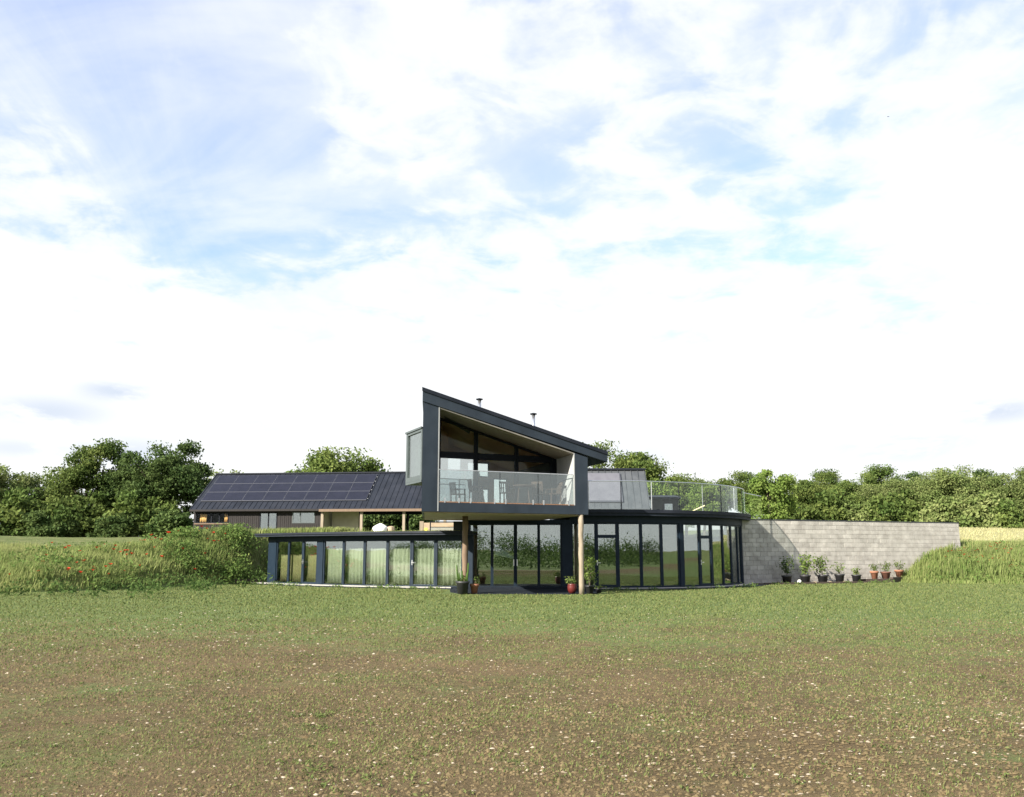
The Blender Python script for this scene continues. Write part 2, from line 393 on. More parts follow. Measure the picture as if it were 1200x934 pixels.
def leaves(C, size, aspect=.55, up=0.0, jit=.35):
    """rhombic leaves around the centres C, returns V (4n,3), F (n,4)"""
    n = len(C); nr = unit(n); nr[:, 2] += up; nr /= np.linalg.norm(nr, axis=1, keepdims=True)
    t = np.cross(nr, unit(n)); t /= (np.linalg.norm(t, axis=1, keepdims=True) + 1e-9); b = np.cross(nr, t)
    s = (size * (1 + jit * rng.uniform(-1, 1, n)))[:, None]
    V = np.stack([C - t*s, C + b*s*aspect, C + t*s, C - b*s*aspect], 1).reshape(-1, 3)
    return V, np.arange(4*n).reshape(n, 4)
def blades(P, hgt, wid, lean=.35, wind=(.15, .05)):
    """bent grass blades (two faces each as tri+quad -> 2 quads), P (n,3)"""
    n = len(P); a = rng.uniform(0, 2*math.pi, n); d = np.stack([np.cos(a), np.sin(a), np.zeros(n)], 1)
    ln = rng.uniform(0, lean, n)[:, None] * np.stack([np.cos(a+1.57), np.sin(a+1.57), np.zeros(n)], 1) + np.array([wind[0], wind[1], 0])
    h = hgt[:, None]; w = wid[:, None] * .5
    up = np.array([0, 0, 1.0])
    mid = P + up*h*.55 + ln*h*.3; top = P + up*h*(.95) + ln*h*.95
    V = np.stack([P - d*w, P + d*w, mid + d*w*.8, mid - d*w*.8, top], 1).reshape(-1, 3)
    i = np.arange(n)*5
    F = np.concatenate([np.stack([i, i+1, i+2], 1), np.stack([i, i+2, i+3], 1), np.stack([i+3, i+2, i+4], 1)])
    return V, F

# ------------------------------------------------------------------ terrain
# edge of the low ground (field and court), with the width of the bank that rises from it
EDGE = [(-900, -900, 9), (-900, 20, 9), (-80, 25, 8), (-40, 30.5, 7), (-27, 32.6, 6.5), (-20.5, 34.2, 6.2), (-18.3, 35.6, 6), (-16.8, 38.2, 5.2), (-15.4, 41.5, 4.4), (-13.6, 45.0, 3.2), (-12.9, 47.2, 2.0),
        (-12.0, 49.6, .6), (-6, 51.5, .4), (2, 52.5, .4), (11.0, 50.0, .3), (11.3, 45.75, .25), (20.2, 49.42, .3), (20.35, 48.9, 2.5), (20.7, 47.4, 5.0), (22.2, 46.3, 6.0), (26, 45.8, 6.5), (34, 45.2, 7), (60, 42, 8), (900, 20, 9), (900, -900, 9)]
EP = np.array(EDGE, float)
def inside(x, y):
    c = np.zeros(x.shape, bool); n = len(EP)
    for i in range(n):
        x1, y1 = EP[i, :2]; x2, y2 = EP[(i+1) % n, :2]
        if y1 == y2: continue
        k = ((y1 > y) != (y2 > y)) & (x < (x2-x1)*(y-y1)/(y2-y1)+x1); c ^= k
    return c
def bank(x, y):
    x = np.asarray(x, float); y = np.asarray(y, float)
    best = np.full(x.shape, 1e9); w = np.ones(x.shape)
    for i in range(len(EP)):
        p, q = EP[i], EP[(i+1) % len(EP)]; d = q[:2]-p[:2]; L2 = (d*d).sum()
        t = np.clip(((x-p[0])*d[0]+(y-p[1])*d[1])/L2, 0, 1)
        ds = np.hypot(x-p[0]-t*d[0], y-p[1]-t*d[1]); k = ds < best
        best = np.where(k, ds, best); w = np.where(k, p[2]+t*(q[2]-p[2]), w)
    return np.where(inside(x, y), 0, best), np.where(x > 20.25, np.maximum(w, 5.2), w)
def gz(x, y):
    x = np.asarray(x, float); y = np.asarray(y, float)
    d, w = bank(x, y); s = np.clip(d/w, 0, 1); s = np.clip(1.25*s - .25*s*s*s, 0, 1)
    sm = lambda a, b, v: (lambda t: t*t*(3-2*t))(np.clip((v-a)/(b-a), 0, 1))
    lx = sm(-21, -15.0, x); rx = sm(16, 21, x)
    top = 1.1*(1-lx)+2.42*lx + (1-lx)*.066*np.clip(d-5, 0, 24) + lx*(1-rx)*.02*np.clip(y-55, 0, 120)
    top = top*(1-rx) + rx*(1.85 + .055*np.clip(y-57, 0, 34) + .02*np.clip(y-91, 0, 100)) + .12*np.sin(x*.23+1)*np.sin(y*.19) - .06*np.exp(-((x+16)/4.5)**2-((y-48)/6)**2)
    lump = .12*np.sin(x*1.3+y*.7)+.1*np.sin(x*.6-y*1.9+2)
    low = .03*np.sin(x*.31+.5)*np.sin(y*.27) * np.clip((38-y)/20, 0, 1)
    return low*(1-s) + s*top + lump*np.clip(4*s*(1-s), 0, 1)*np.clip((w-1)/3, 0, 1)
def spaced(lo, hi, flo, fhi, step, grow):
    a = list(np.arange(flo, fhi+1e-6, step)); s = step; v = fhi
    while v < hi: s *= grow; v += s; a.append(v)
    s = step; v = flo
    while v > lo: s *= grow; v -= s; a.insert(0, v)
    return np.array(a)
gx = spaced(-1800, 1800, -36, 36, .45, 1.25); gy = spaced(-1200, 2500, 30, 60, .45, 1.22)
GX, GY = np.meshgrid(gx, gy); V = np.stack([GX.ravel(), GY.ravel(), gz(GX.ravel(), GY.ravel())], 1)
nx = len(gx); ii, jj = np.meshgrid(np.arange(nx-1), np.arange(len(gy)-1)); b0 = (jj*nx+ii).ravel()
gr = np_obj('field', V, np.stack([b0, b0+1, b0+nx+1, b0+nx], 1), 'ground', smooth=True); tag(gr, kind='structure')

# ------------------------------------------------------------------ aprons and edgings round the house
def arc_pts(c, r, a0, a1, n): return [(c[0]+r*math.cos(R(a0+(a1-a0)*k/n)), c[1]+r*math.sin(R(a0+(a1-a0)*k/n))) for k in range(n+1)]
LC = (2.73, 59.26); LR = 20.3                         # left wing arc
RC = (3.56, 47.82); RR = 8.31                         # right wing arc
left_outer = arc_pts(LC, LR+.62, -139.5, -104, 20); right_outer = arc_pts(RC, RR+.75, -92, -20, 20)
pav = MB().prism([(-2.6, 38.4), (-2.45, 36.2), (-1.9, 34.6), (2.2, 34.35), (3.3, 35.0), (3.6, 37.0), (3.62, 38.72), (3.4, 39.45), (-2.0, 39.45)], -.1, .022).build('paving', 'slate')
tag(pav, kind='structure')
g1 = MB().ring(LC, LR-.02, LR+.62, -141, -104.2, -.1, .075, 30).build('gravel_strip', 'concrete'); tag(g1, kind='structure')
g2 = MB().ring(RC, RR-.02, RR+.45, -90, -15, -.1, .04, 30).build('gravel_strip', 'concrete'); tag(g2, kind='structure')
sb = MB().wall((-15.0, 43.9), (-12.55, 45.9), .2, -.1, .24).build('edging', 'sleeper'); tag(sb, kind='structure')
k1 = MB().ring(LC, LR+.62, LR+.72, -140, -104, -.1, .05, 30).build('edging', 'slate'); tag(k1, kind='structure')
k2 = MB().ring(RC, RR+.45, RR+1.25, -91, -20, -.1, .018, 30).build('slate_strip', 'slate'); tag(k2, kind='structure')

# ------------------------------------------------------------------ the house
house = empty('house', (0, 40, 0), 'dark blue grey modern house with sloping roof tower and curved glazed wings', 'house')
def on(c, r, a): return (c[0]+r*math.cos(R(a)), c[1]+r*math.sin(R(a)))
def unit_frame(a, b, z0, z1, kind, fw=.065, dep=.09, transom=None, gmat='glass_main', handle_at=0, fmat='frame', parent=house, name=None):
    """one glazed unit from a to b (a left, b right seen from outside), frame as part, pane(s) and handle as sub-parts"""
    a = np.array(a[:2], float); b = np.array(b[:2], float); d = b-a; Ln = np.linalg.norm(d); d /= Ln; n = np.array([-d[1], d[0]])
    def P(s, q, z): p = a+d*s+n*q; return (p[0], p[1], z)
    def bar(mb, s0, s1, za, zb, q0=0., q1=dep): mb.hexa([P(s0, q0, za), P(s1, q0, za), P(s1, q1, za), P(s0, q1, za), P(s0, q0, zb), P(s1, q0, zb), P(s1, q1, zb), P(s0, q1, zb)])
    w = fw if kind == 'window' else fw*1.5
    f = MB(); bar(f, .004, w, z0, z1); bar(f, Ln-w, Ln-.004, z0, z1)
    bot = .07 if kind == 'window' else .12
    bar(f, w, Ln-w, z0, z0+bot); bar(f, w, Ln-w, z1-.07, z1)
    if transom: bar(f, w, Ln-w, transom-.07, transom+.07)
    fo = f.build(name or kind, fmat, parent)
    spans = [(z0+bot, z1-.07)] if not transom else [(z0+bot, transom-.07), (transom+.07, z1-.07)]
    for za, zb in spans:
        g = MB(); bar(g, w, Ln-w, za, zb, dep*.45, dep*.45+.02); g.build('pane', gmat, fo)
    if kind == 'door':
        h = MB(); hx = w*.5 if handle_at == 0 else Ln-w*.5; sg = 1 if handle_at == 0 else -1
        bar(h, hx-.02, hx+.02, 1.0, 1.22, -.012, 0); bar(h, hx-.014, hx+.014, 1.09, 1.12, -.055, -.012)
        bar(h, hx-.014 if sg > 0 else hx-.13, hx+.13 if sg > 0 else hx+.014, 1.09, 1.12, -.072, -.055)
        h.build('handle', 'steel', fo)
    return fo

# --- left wing: low curved range with a grass roof
LU = [(-135, -132, 'window'), (-132, -128.85, 'window'), (-128.85, -125.75, 'door'), (-124.7, -121.15, 'window'), (-121.15, -117.7, 'window'), (-117.7, -114.2, 'window'), (-114.2, -110.75, 'window'), (-110.75, -107.4, 'door'), (-107.4, -103.9, 'window')]
for a0, a1, kd in LU: unit_frame(on(LC, LR, a0), on(LC, LR, a1), .05, 2.12, kd, handle_at=0)
for a0, a1 in ((-137.2, -135.03), (-125.72, -124.73), (-103.87, -102.6)):
    MB().wall(on(LC, LR+.03, a0), on(LC, LR+.03, a1), .22, 0, 2.12).build('pillar', 'frame', house)
MB().ring(LC, LR-.18, LR+.05, -137.2, -102.6, 2.123, 2.30, 36).build('lintel_band', 'frame', house)
lroof = MB().ring(LC, 15.0, LR+.55, -138.4, -102.3, 2.303, 2.40, 40).build('roof', 'cladding_edge', house)
MB().ring(LC, LR+.50, LR+.60, -138.4, -102.3, 2.38, 2.47, 40).build('roof_trim', 'seam_roof', lroof)
MB().ring(LC, 15.0, LR+.499, -138.3, -102.4, 2.403, 2.455, 40).build('turf', 'berm_grass', lroof)
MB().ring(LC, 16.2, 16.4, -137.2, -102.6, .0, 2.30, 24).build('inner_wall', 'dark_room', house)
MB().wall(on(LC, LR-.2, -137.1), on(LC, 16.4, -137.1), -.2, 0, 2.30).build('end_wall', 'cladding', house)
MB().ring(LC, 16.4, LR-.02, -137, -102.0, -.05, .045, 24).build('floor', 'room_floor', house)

# --- middle: four folding doors under the tower
MY = 39.56
for x0 in (-1.86, -.86):
    unit_frame((x0, MY), (x0+.99, MY), .05, 2.80, 'window', fw=.055, name='folding_door')
for x0 in (.17, 1.17):
    unit_frame((x0, MY), (x0+.99, MY), .05, 2.80, 'window', fw=.055, name='folding_door')
hd = MB()
for hx in (.075, .225): hd.box(hx-.02, hx+.02, MY-.03, MY-.002, .98, 1.25); hd.box(hx-.012, hx+.012, MY-.075, MY-.03, 1.1, 1.13)
MB().box(.133, .167, MY-.002, MY+.09, .05, 2.80).build('mullion', 'frame', house)
hd.build('handle', 'steel', house)
MB().box(2.17, 2.60, MY-.03, MY+.3, 0, 2.80).build('pillar', 'frame', house)
MB().box(-2.04, -1.87, MY-.03, MY+.25, 0, 2.80).build('pillar', 'frame', house)
MB().box(-2.04, 2.60, MY-.06, MY+.25, 2.803, 2.955).build('lintel_band', 'frame', house)
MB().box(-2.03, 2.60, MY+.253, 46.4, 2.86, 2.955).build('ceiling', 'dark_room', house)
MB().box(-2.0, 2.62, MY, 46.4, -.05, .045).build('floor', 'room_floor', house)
MB().box(-2.2, 2.62, 46.4, 46.6, 0, 2.95).build('inner_wall', 'cladding', house)  # dark cladding colour painted here to suppress a sun patch behind the doors
MB().box(-2.6, 2.55, 38.9, 39.5, .024, .10).build('threshold', 'slate', house)

# --- right wing: taller curved range with a roof terrace
RU = [(-96.7, -89.35, 'window'), (-89.35, -82.7, 'door'), (-82.7, -75.35, 'window'), (-75.35, -68.5, 'window'), (-68.5, -61.95, 'window'), (-60.55, -53.4, 'window'), (-53.4, -47.4, 'door'), (-47.4, -40.7, 'window'), (-40.7, -34.25, 'window'), (-34.25, -27.2, 'window'), (-27.2, -20.8, 'window')]
for a0, a1, kd in RU: unit_frame(on(RC, RR, a0), on(RC, RR, a1), .05, 2.84, kd, transom=2.24 if kd == 'door' else None, handle_at=0)
for a0, a1 in ((-61.92, -60.58), (-20.77, -16.5)):
    MB().wall(on(RC, RR+.03, a0), on(RC, RR+.03, a1), .25, 0, 2.84).build('pillar', 'frame', house)
MB().ring(RC, RR-.2, RR+.05, -97.0, -15, 2.843, 3.12, 40).build('lintel_band', 'frame', house)
rim = arc_pts(RC, 8.74, -100, 6, 44)
rroof = MB().prism(rim + [(12.2, 51.5), (2.05, 51.5)], 3.123, 3.30).build('roof', 'cladding_edge', house)
MB().ring(RC, 8.66, 8.80, -100, 6, 3.25, 3.395, 44).build('roof_trim', 'seam_roof', rroof)
MB().prism(arc_pts(RC, 8.655, -99.5, 5, 40) + [(12.1, 51.4), (2.2, 51.4)], 3.303, 3.35).build('terrace', 'zinc', rroof)
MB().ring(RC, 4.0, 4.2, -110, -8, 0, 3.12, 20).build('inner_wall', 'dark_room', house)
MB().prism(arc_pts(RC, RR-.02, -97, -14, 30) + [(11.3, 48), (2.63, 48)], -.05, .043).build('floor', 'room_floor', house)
# glass balustrade on the terrace
nb = 10
for k in range(nb):
    a0 = -101 + 9.6*k; a1 = a0 + 9.45
    pan = MB(); pts = arc_pts(RC, 8.52, a0, a1, 3)
    for p, q in zip(pts[:-1], pts[1:]): pan.wall(p, q, .018, 3.40, 4.62)
    po = pan.build('balustrade_panel', 'glass_clear', house)
    q = on(RC, 8.505, a0)
    MB().tube([(q[0], q[1], 3.35), (q[0], q[1], 4.62)], .018 if k % 2 else .024, 6).build('balustrade_post', 'frame_black' if k % 2 == 0 else 'steel', po)
MB().tube([(*p, 4.645) for p in arc_pts(RC, 8.51, -101, -5, 40)], .024, 6).build('handrail', 'steel', house)
e0 = on(RC, 8.5, -5); ep = MB().wall(e0, (14.0, 50.6), .018, 3.3, 4.62).build('balustrade_panel', 'glass_clear', house)
MB().tube([(*e0, 4.64), (14.0, 50.6, 4.64)], .022, 6).build('handrail', 'steel', house)

# --- tower: monopitch frame on oak posts with a recessed balcony
TL = np.array([-3.15, 31.4]); TE = np.array([.9073, .4206]); TW = 6.66
def F(s, r, z):
    k = min(max(s/TW, 0), 1); d = np.array([-.09*(1-k)-.30*k, 1.0]); p = TL+TE*s+d*r
    return (p[0], p[1], z)
def rz(s): return 7.31-.2566*s                          # roof top
def ru(s): return rz(s)-.46                            # roof underside
def blk(mb, s0, s1, r0, r1, z0, z1, z0b=None, z1b=None):
    z0b = z0 if z0b is None else z0b; z1b = z1 if z1b is None else z1b
    return mb.hexa([F(s0, r0, z0), F(s1, r0, z0b), F(s1, r1, z0b), F(s0, r1, z0), F(s0, r0, z1), F(s1, r0, z1b), F(s1, r1, z1b), F(s0, r1, z1)])
RB = 8.4
blk(MB(), 0, .58, 0, RB, 2.97, ru(0)-.003, None, ru(.58)-.003).build('tower_wall', 'cladding', house)
blk(MB(), 6.10, TW, 0, RB, 2.97, ru(6.10)-.003, None, ru(TW)-.003).build('tower_wall', 'cladding', house)
blk(MB(), .583, 6.097, 0.0, RB, 2.97, 3.30).build('tower_floor', 'cladding', house)
troof = blk(MB(), -.03, 7.52, -.04, RB+.3, ru(-.03), rz(-.03), ru(7.52)+.08, rz(7.52)).build('tower_roof', 'cladding', house)
mb = MB()
for k in range(19): s0 = .1+.4*k; blk(mb, s0, s0+.03, .02, RB+.28, rz(s0)-.005, rz(s0)+.03, rz(s0+.03)-.005, rz(s0+.03)+.03)
mb.build('seams', 'seam_roof', troof)
blk(MB(), -.05, 7.54, -.075, -.042, rz(-.05)-.10, rz(-.05)+.035, rz(7.54)-.10, rz(7.54)+.035).build('verge_trim', 'seam_roof', troof)
GR = 1.95                                              # depth of the recess
blk(MB(), .583, .625, -.012, GR, 2.99, ru(.58)-.01, None, ru(.62)-.01).build('reveal', 'pale_lining', house)
blk(MB(), 6.055, 6.097, .0, GR, 3.303, ru(6.055)-.01, None, ru(6.09)-.01).build('reveal', 'pale_lining', house)
blk(MB(), .628, 6.052, .0, GR, ru(.63)-.05, ru(.63)-.004, ru(6.05)-.05, ru(6.05)-.004).build('soffit', 'soffit_ply', house)
blk(MB(), .1, 6.5, .1, 7.4, 2.93, 2.967).build('underside', 'larch', house)
for k in range(14):                                    # balcony boards
    blk(MB(), .63, 6.05, .0+k*.139, .132+k*.139, 3.303, 3.335).build('deck_board', 'deck', house)
# glazed screen at the back of the recess
cuts = [.66, 2.30, 4.15, 5.85]; tz = 5.20
for k in range(3):
    s0, s1 = cuts[k]+.006, cuts[k+1]-.006; h0, h1 = ru(s0)-.06, ru(s1)-.06; w = .085
    f = MB()
    blk(f, s0, s0+w, GR, GR+.1, 3.34, h0, None, ru(s0+w)-.06); blk(f, s1-w, s1, GR, GR+.1, 3.34, ru(s1-w)-.06, None, h1)
    blk(f, s0+w, s1-w, GR, GR+.1, 3.34, 3.43); blk(f, s0+w, s1-w, GR-.02, GR+.1, tz-.12, tz+.12)
    blk(f, s0+w, s1-w, GR, GR+.1, ru(s0+w)-.15, ru(s0+w)-.06, ru(s1-w)-.15, ru(s1-w)-.06)
    fo = f.build('glazed_screen', 'frame_black', house)
    g = MB(); blk(g, s0+w, s1-w, GR+.04, GR+.06, 3.43, tz-.12); g.build('pane', 'glass_coated' if k == 0 else 'glass_upper', fo)
    g = MB(); blk(g, s0+w, s1-w, GR+.04, GR+.06, tz+.12, ru(s0+w)-.15, None, ru(s1-w)-.15); g.build('pane', 'glass_upper', fo)
blk(MB(), 5.853, 6.052, GR, GR+.12, 3.34, ru(5.86)-.06, None, ru(6.05)-.06).build('mullion', 'frame_black', house)
# room behind it
blk(MB(), .60, 6.08, GR+.13, RB-.01, 3.303, 3.33).build('floor', 'larch', house)
blk(MB(), .62, 6.06, GR+.13, RB-.26, ru(.62)-.05, ru(.62)-.005, ru(6.06)-.05, ru(6.06)-.005).build('ceiling', 'room_ceiling', house)
bw = MB()
def bwall(s0, s1, z0, z1): blk(bw, s0, s1, RB-.25, RB-.01, z0, min(z1, ru(s0)-.004), None, min(z1, ru(s1)-.004))
cols = [(1.45, 2.45, [(4.35, 5.85)]), (2.85, 4.35, [(3.75, 4.45), (4.95, 5.65)]), (4.65, 5.65, [(3.6, 4.95)])]
ops = [(a, b, z0, z1) for a, b, zz_ in cols for z0, z1 in zz_]
ed = [.585]+[e for o_ in cols for e in o_[:2]]+[6.095]
for k in range(0, len(ed), 2): bwall(ed[k], ed[k+1], 3.34, 9)
for a, b, zz_ in cols:
    lo = 3.34
    for z0, z1 in zz_: bwall(a, b, lo, z0); lo = z1
    bwall(a, b, lo, 9)
bw.build('inner_wall', 'room_wall', house)
blk(MB(), .75, 1.3, 5.2, 5.9, 3.335, ru(.75)-.06, None, ru(1.3)-.06).build('chimney_breast', 'room_wall', house)
for o_ in ops:
    f = MB(); s0, s1, z0, z1 = o_; w = .06
    blk(f, s0, s0+w, RB-.2, RB-.1, z0, z1); blk(f, s1-w, s1, RB-.2, RB-.1, z0, z1); blk(f, s0+w, s1-w, RB-.2, RB-.1, z0, z0+w); blk(f, s0+w, s1-w, RB-.2, RB-.1, z1-w, z1)
    fo = f.build('window', 'frame_black', house)
    g = MB(); blk(g, s0+w, s1-w, RB-.16, RB-.14, z0+w, z1-w); g.build('pane', 'glass_clear', fo)
# balcony balustrade: glass, clamps, rail
bc = [.64, 1.62, 3.0, 4.55, 6.05]
for k in range(4):
    g = MB(); blk(g, bc[k]+.01, bc[k+1]-.01, .03, .048, 3.22 if k else 3.26, 4.44); po = g.build('balustrade_panel', 'glass_balcony', house)
    for s in (bc[k]+.22, bc[k+1]-.22):
        c = MB(); blk(c, s-.025, s+.025, -.012, .075, 3.29, 3.47); c.build('clamp', 'steel', po)
for s in (.645, 3.0, 4.55):
    c = MB(); blk(c, s-.014, s+.014, .052, .085, 3.337, 4.44); c.build('balustrade_post', 'frame_black', house)
rl = MB(); blk(rl, .63, 6.05, .022, .060, 4.445, 4.475); rl.build('handrail', 'steel', house)
rl = MB(); blk(rl, .66, 1.6, .06, .075, 3.93, 3.955); rl.build('mid_rail', 'frame_black', house)
rl = MB().tube([F(6.03, .12, 4.33), F(5.85, .35, 4.30), F(5.6, .75, 4.16)], .022, 6); rl.build('bracket', 'frame_black', house)
# oak posts under the tower
for (x, y, z1, mt_, jr) in ((2.60, 34.17, 2.965, 'oak', .10), (-1.80, 34.85, 2.925, 'oak_dark', .115)):  # rear post's darker oak puts the tower's shade into its colour
    pts = [(x+.012*math.sin(3*k), y+.01*math.cos(2.3*k), z1*k/8) for k in range(9)]
    MB().tube(pts, [jr*(1+.06*math.sin(k*1.9)) for k in range(9)], 10).build('post', mt_, house, smooth=True)
# oriel window on the left flank
A = np.array([-3.205, 31.72]); B = np.array([-3.97, 33.45]); Cc = np.array([-3.37, 33.62])
d = (B-A)/np.linalg.norm(B-A); n2 = np.array([d[1], -d[0]]);
if n2[0] < 0: n2 = -n2
def O(s, q, z): p = A+d*s+n2*q; return (p[0], p[1], z)
LO = float(np.linalg.norm(B-A))
def ob(mb, s0, s1, q0, q1, z0, z1): return mb.hexa([O(s1, q0, z0), O(s0, q0, z0), O(s0, q1, z0), O(s1, q1, z0), O(s1, q0, z1), O(s0, q0, z1), O(s0, q1, z1), O(s1, q1, z1)])
f = MB(); ob(f, 0, .13, 0, .1, 4.10, 5.93); ob(f, LO-.17, LO, 0, .1, 4.10, 5.93); ob(f, .13, LO-.17, 0, .1, 4.10, 4.27); ob(f, .13, LO-.17, 0, .1, 5.84, 5.93)
fo = f.build('oriel_window', 'oriel_frame', house)
g = MB(); ob(g, .13, LO-.17, .05, .07, 4.27, 5.84); g.build('pane', 'glass_main', fo)
MB().prism([tuple(p) for p in (A, (A+np.array([.02, .3])), Cc, B)][::-1], 4.02, 4.097).build('oriel_base', 'oriel_frame', house)
MB().prism([tuple(p) for p in (A+np.array([-.03, -.03]), (A+np.array([.02, .3])), Cc, B+np.array([-.05, .0]))][::-1], 5.933, 6.0).build('oriel_roof', 'oriel_frame', house)
MB().wall(tuple(B+np.array([.01, .02])), tuple(Cc), -.05, 4.10, 5.93).build('oriel_side', 'oriel_frame', house)
# two steel flues on the tower roof
for (x, y, zt, zb) in ((-1.40, 38.0, 8.10, 6.60), (.92, 38.0, 7.46, 5.95)):
    fl = MB().tube([(x, y, zb), (x, y, zt-.10)], .075, 12).build('flue', 'steel', house, smooth=True)
    MB().lathe((x, y, zt-.06), [(.02, -.03), (.14, -.02), (.15, .02), (.04, .05)], 14).build('cowl', 'frame_black', fl)
    c = MB()
    for q in range(3): a = q*2.1; c.tube([(x+.07*math.cos(a), y+.07*math.sin(a), zt-.12), (x+.07*math.cos(a), y+.07*math.sin(a), zt-.06)], .008, 5)
    c.build('cowl_bracket', 'steel', fl)
# timber lined storey seen between the grass roof and the tower floor
MB().wall((-4.25, 42.6), (-2.2, 42.6), .15, 2.44, 2.925).build('timber_wall', 'larch', house)
MB().wall((-2.62, 40.45), (-2.12, 40.45), .12, 2.46, 2.925).build('side_panel', 'oriel_frame', house)
f = MB(); f.box(-3.72, -3.67, 40.9, 40.95, 2.46, 2.93); f.box(-2.50, -2.45, 40.9, 40.95, 2.46, 2.93); f.box(-3.67, -2.50, 40.9, 40.95, 2.88, 2.93); f.box(-3.67, -2.50, 40.9, 40.95, 2.66, 2.69)
fo = f.build('glass_guard', 'frame_black', house); MB().box(-3.67, -2.50, 40.915, 40.93, 2.47, 2.66).build('pane', 'glass_main', fo)
MB().box(-4.25, -4.07, 41.6, 41.78, 2.44, 2.965).build('post', 'oak', house)
MB().box(-4.03, -3.88, 41.55, 41.7, 2.455, 2.66).build('gas_box', 'yellow_flower', house)

# curtains in the left wing
cl = ['golden half curtain behind the leftmost pane of the low curved wing', 'golden half curtain behind the second pane from the low wing\'s left end', 'golden half curtain behind the left-hand glazed door of the low wing', 'pale half curtain immediately right of the wide pillar in the low wing',
      'pale half curtain, second to the right of the low wing\'s wide pillar', 'pale half curtain, third to the right of the low wing\'s wide pillar', 'pale half curtain just left of the right-hand door in the low wing', 'pale half curtain behind the right-hand glazed door of the low wing', 'pale half curtain in the last pane beside the shaded brown oak post']
for k, (a0, a1, kd) in enumerate(LU):
    n = 36; V = []; Fc = []; aa0, aa1 = a0+.25, a1-.25; ph = rnd.uniform(0, 6)
    top = 1.72 if k > 2 else 1.42
    for j in range(n+1):
        t = j/n; a = aa0+(aa1-aa0)*t
        for i, z in enumerate((.16, .7, 1.2, top + .03*math.sin(t*40+ph))):
            wv = .035*math.sin(t*34+ph+.4*math.sin(5*t))*(1-.3*i/3)+.012*math.sin(t*71)
            V.append((*on(LC, LR-.24+wv, a), z))
    Fc = [(j*4+i, j*4+4+i, j*4+5+i, j*4+1+i) for j in range(n) for i in range(3)]
    c = np_obj('curtain', np.array(V), np.array(Fc), 'curtain' if k > 2 else 'curtain_gold', smooth=True)
    sm = c.modifiers.new('solid', 'SOLIDIFY'); sm.thickness = .006
    tag(c, cl[k], 'curtain', 'half curtains in the low wing')

# ------------------------------------------------------------------ concrete block garden wall
W0 = np.array([11.25, 45.22]); W1 = np.array([25.13, 50.96]); wd = (W1-W0)/np.linalg.norm(W1-W0); wn = np.array([-wd[1], wd[0]]); WL = float(np.linalg.norm(W1-W0)); wa = math.atan2(wd[1], wd[0])
gwall = empty('garden_wall', (W0[0], W0[1], 0), 'long pale concrete block retaining wall right of the house', 'wall')
MB().wall(tuple(W0+wn*.03), tuple(W1+wn*.03), .19, -.2, 3.155).build('mortar', 'mortar', gwall)
MB().wall(tuple(W0-wn*.02), tuple(W1-wn*.02+wd*.03), .27, 3.158, 3.205).build('coping', 'coping', gwall)
BW, BH = .44, .215
def block_mesh(w, nm):
    b = .006; m = MB(); x0, x1, y0, y1, z0, z1 = .005, w-.005, 0, .20, .005, BH+.005
    m.v = [(x0+b, y0, z0+b), (x1-b, y0, z0+b), (x1-b, y0, z1-b), (x0+b, y0, z1-b), (x0, y0+b, z0), (x1, y0+b, z0), (x1, y0+b, z1), (x0, y0+b, z1), (x0, y1, z0), (x1, y1, z0), (x1, y1, z1), (x0, y1, z1)]
    m.f = [(0, 1, 2, 3), (4, 5, 1, 0), (5, 6, 2, 1), (6, 7, 3, 2), (7, 4, 0, 3), (8, 9, 5, 4), (9, 10, 6, 5), (10, 11, 7, 6), (11, 8, 4, 7), (9, 8, 11, 10)]
    me = bpy.data.meshes.new(nm); me.from_pydata(m.v, [], m.f); me.materials.append(MATS['block']); return me
full = block_mesh(.45, 'block'); half = block_mesh(.225, 'block')
cells = []
for c in range(14):
    z = .0+c*.2255; x = 0.0; first = c % 2 == 1
    while x < WL-.05:
        w = .225 if (first or WL-x < .44) else .45; first = False
        cells.append((x, z, w)); x += w
vis = []
for (x, z, w) in cells:
    p = W0+wd*(x+w/2); hid = float(gz(p[0]-wn[0]*.3, p[1]-wn[1]*.3)) > z+.2
    vis.append((hid, x if w > .3 else x+100, x, z, w))
vis.sort(key=lambda t: (t[0], t[1]))
rest = MB()
for k, (hid, _, x, z, w) in enumerate(vis):
    j = -rnd.uniform(0, .006); p = W0+wd*x+wn*j
    if k < 300 and not hid:
        o = bpy.data.objects.new('block', full if w > .3 else half); COL.objects.link(o); o.parent = gwall
        o.location = (p[0]-W0[0], p[1]-W0[1], z); o.rotation_euler = (rnd.gauss(0, .002), rnd.gauss(0, .002), wa)
    elif not hid:
        q = p+wd*w
        rest.hexa([(*(p+wd*.005), z+.005), (*(q-wd*.005), z+.005), (*(q-wd*.005+wn*.2), z+.005), (*(p+wd*.005+wn*.2), z+.005), (*(p+wd*.005), z+.22), (*(q-wd*.005), z+.22), (*(q-wd*.005+wn*.2), z+.22), (*(p+wd*.005+wn*.2), z+.22)])
if rest.v: tag(rest.build('blocks', 'block', gwall), kind='stuff')

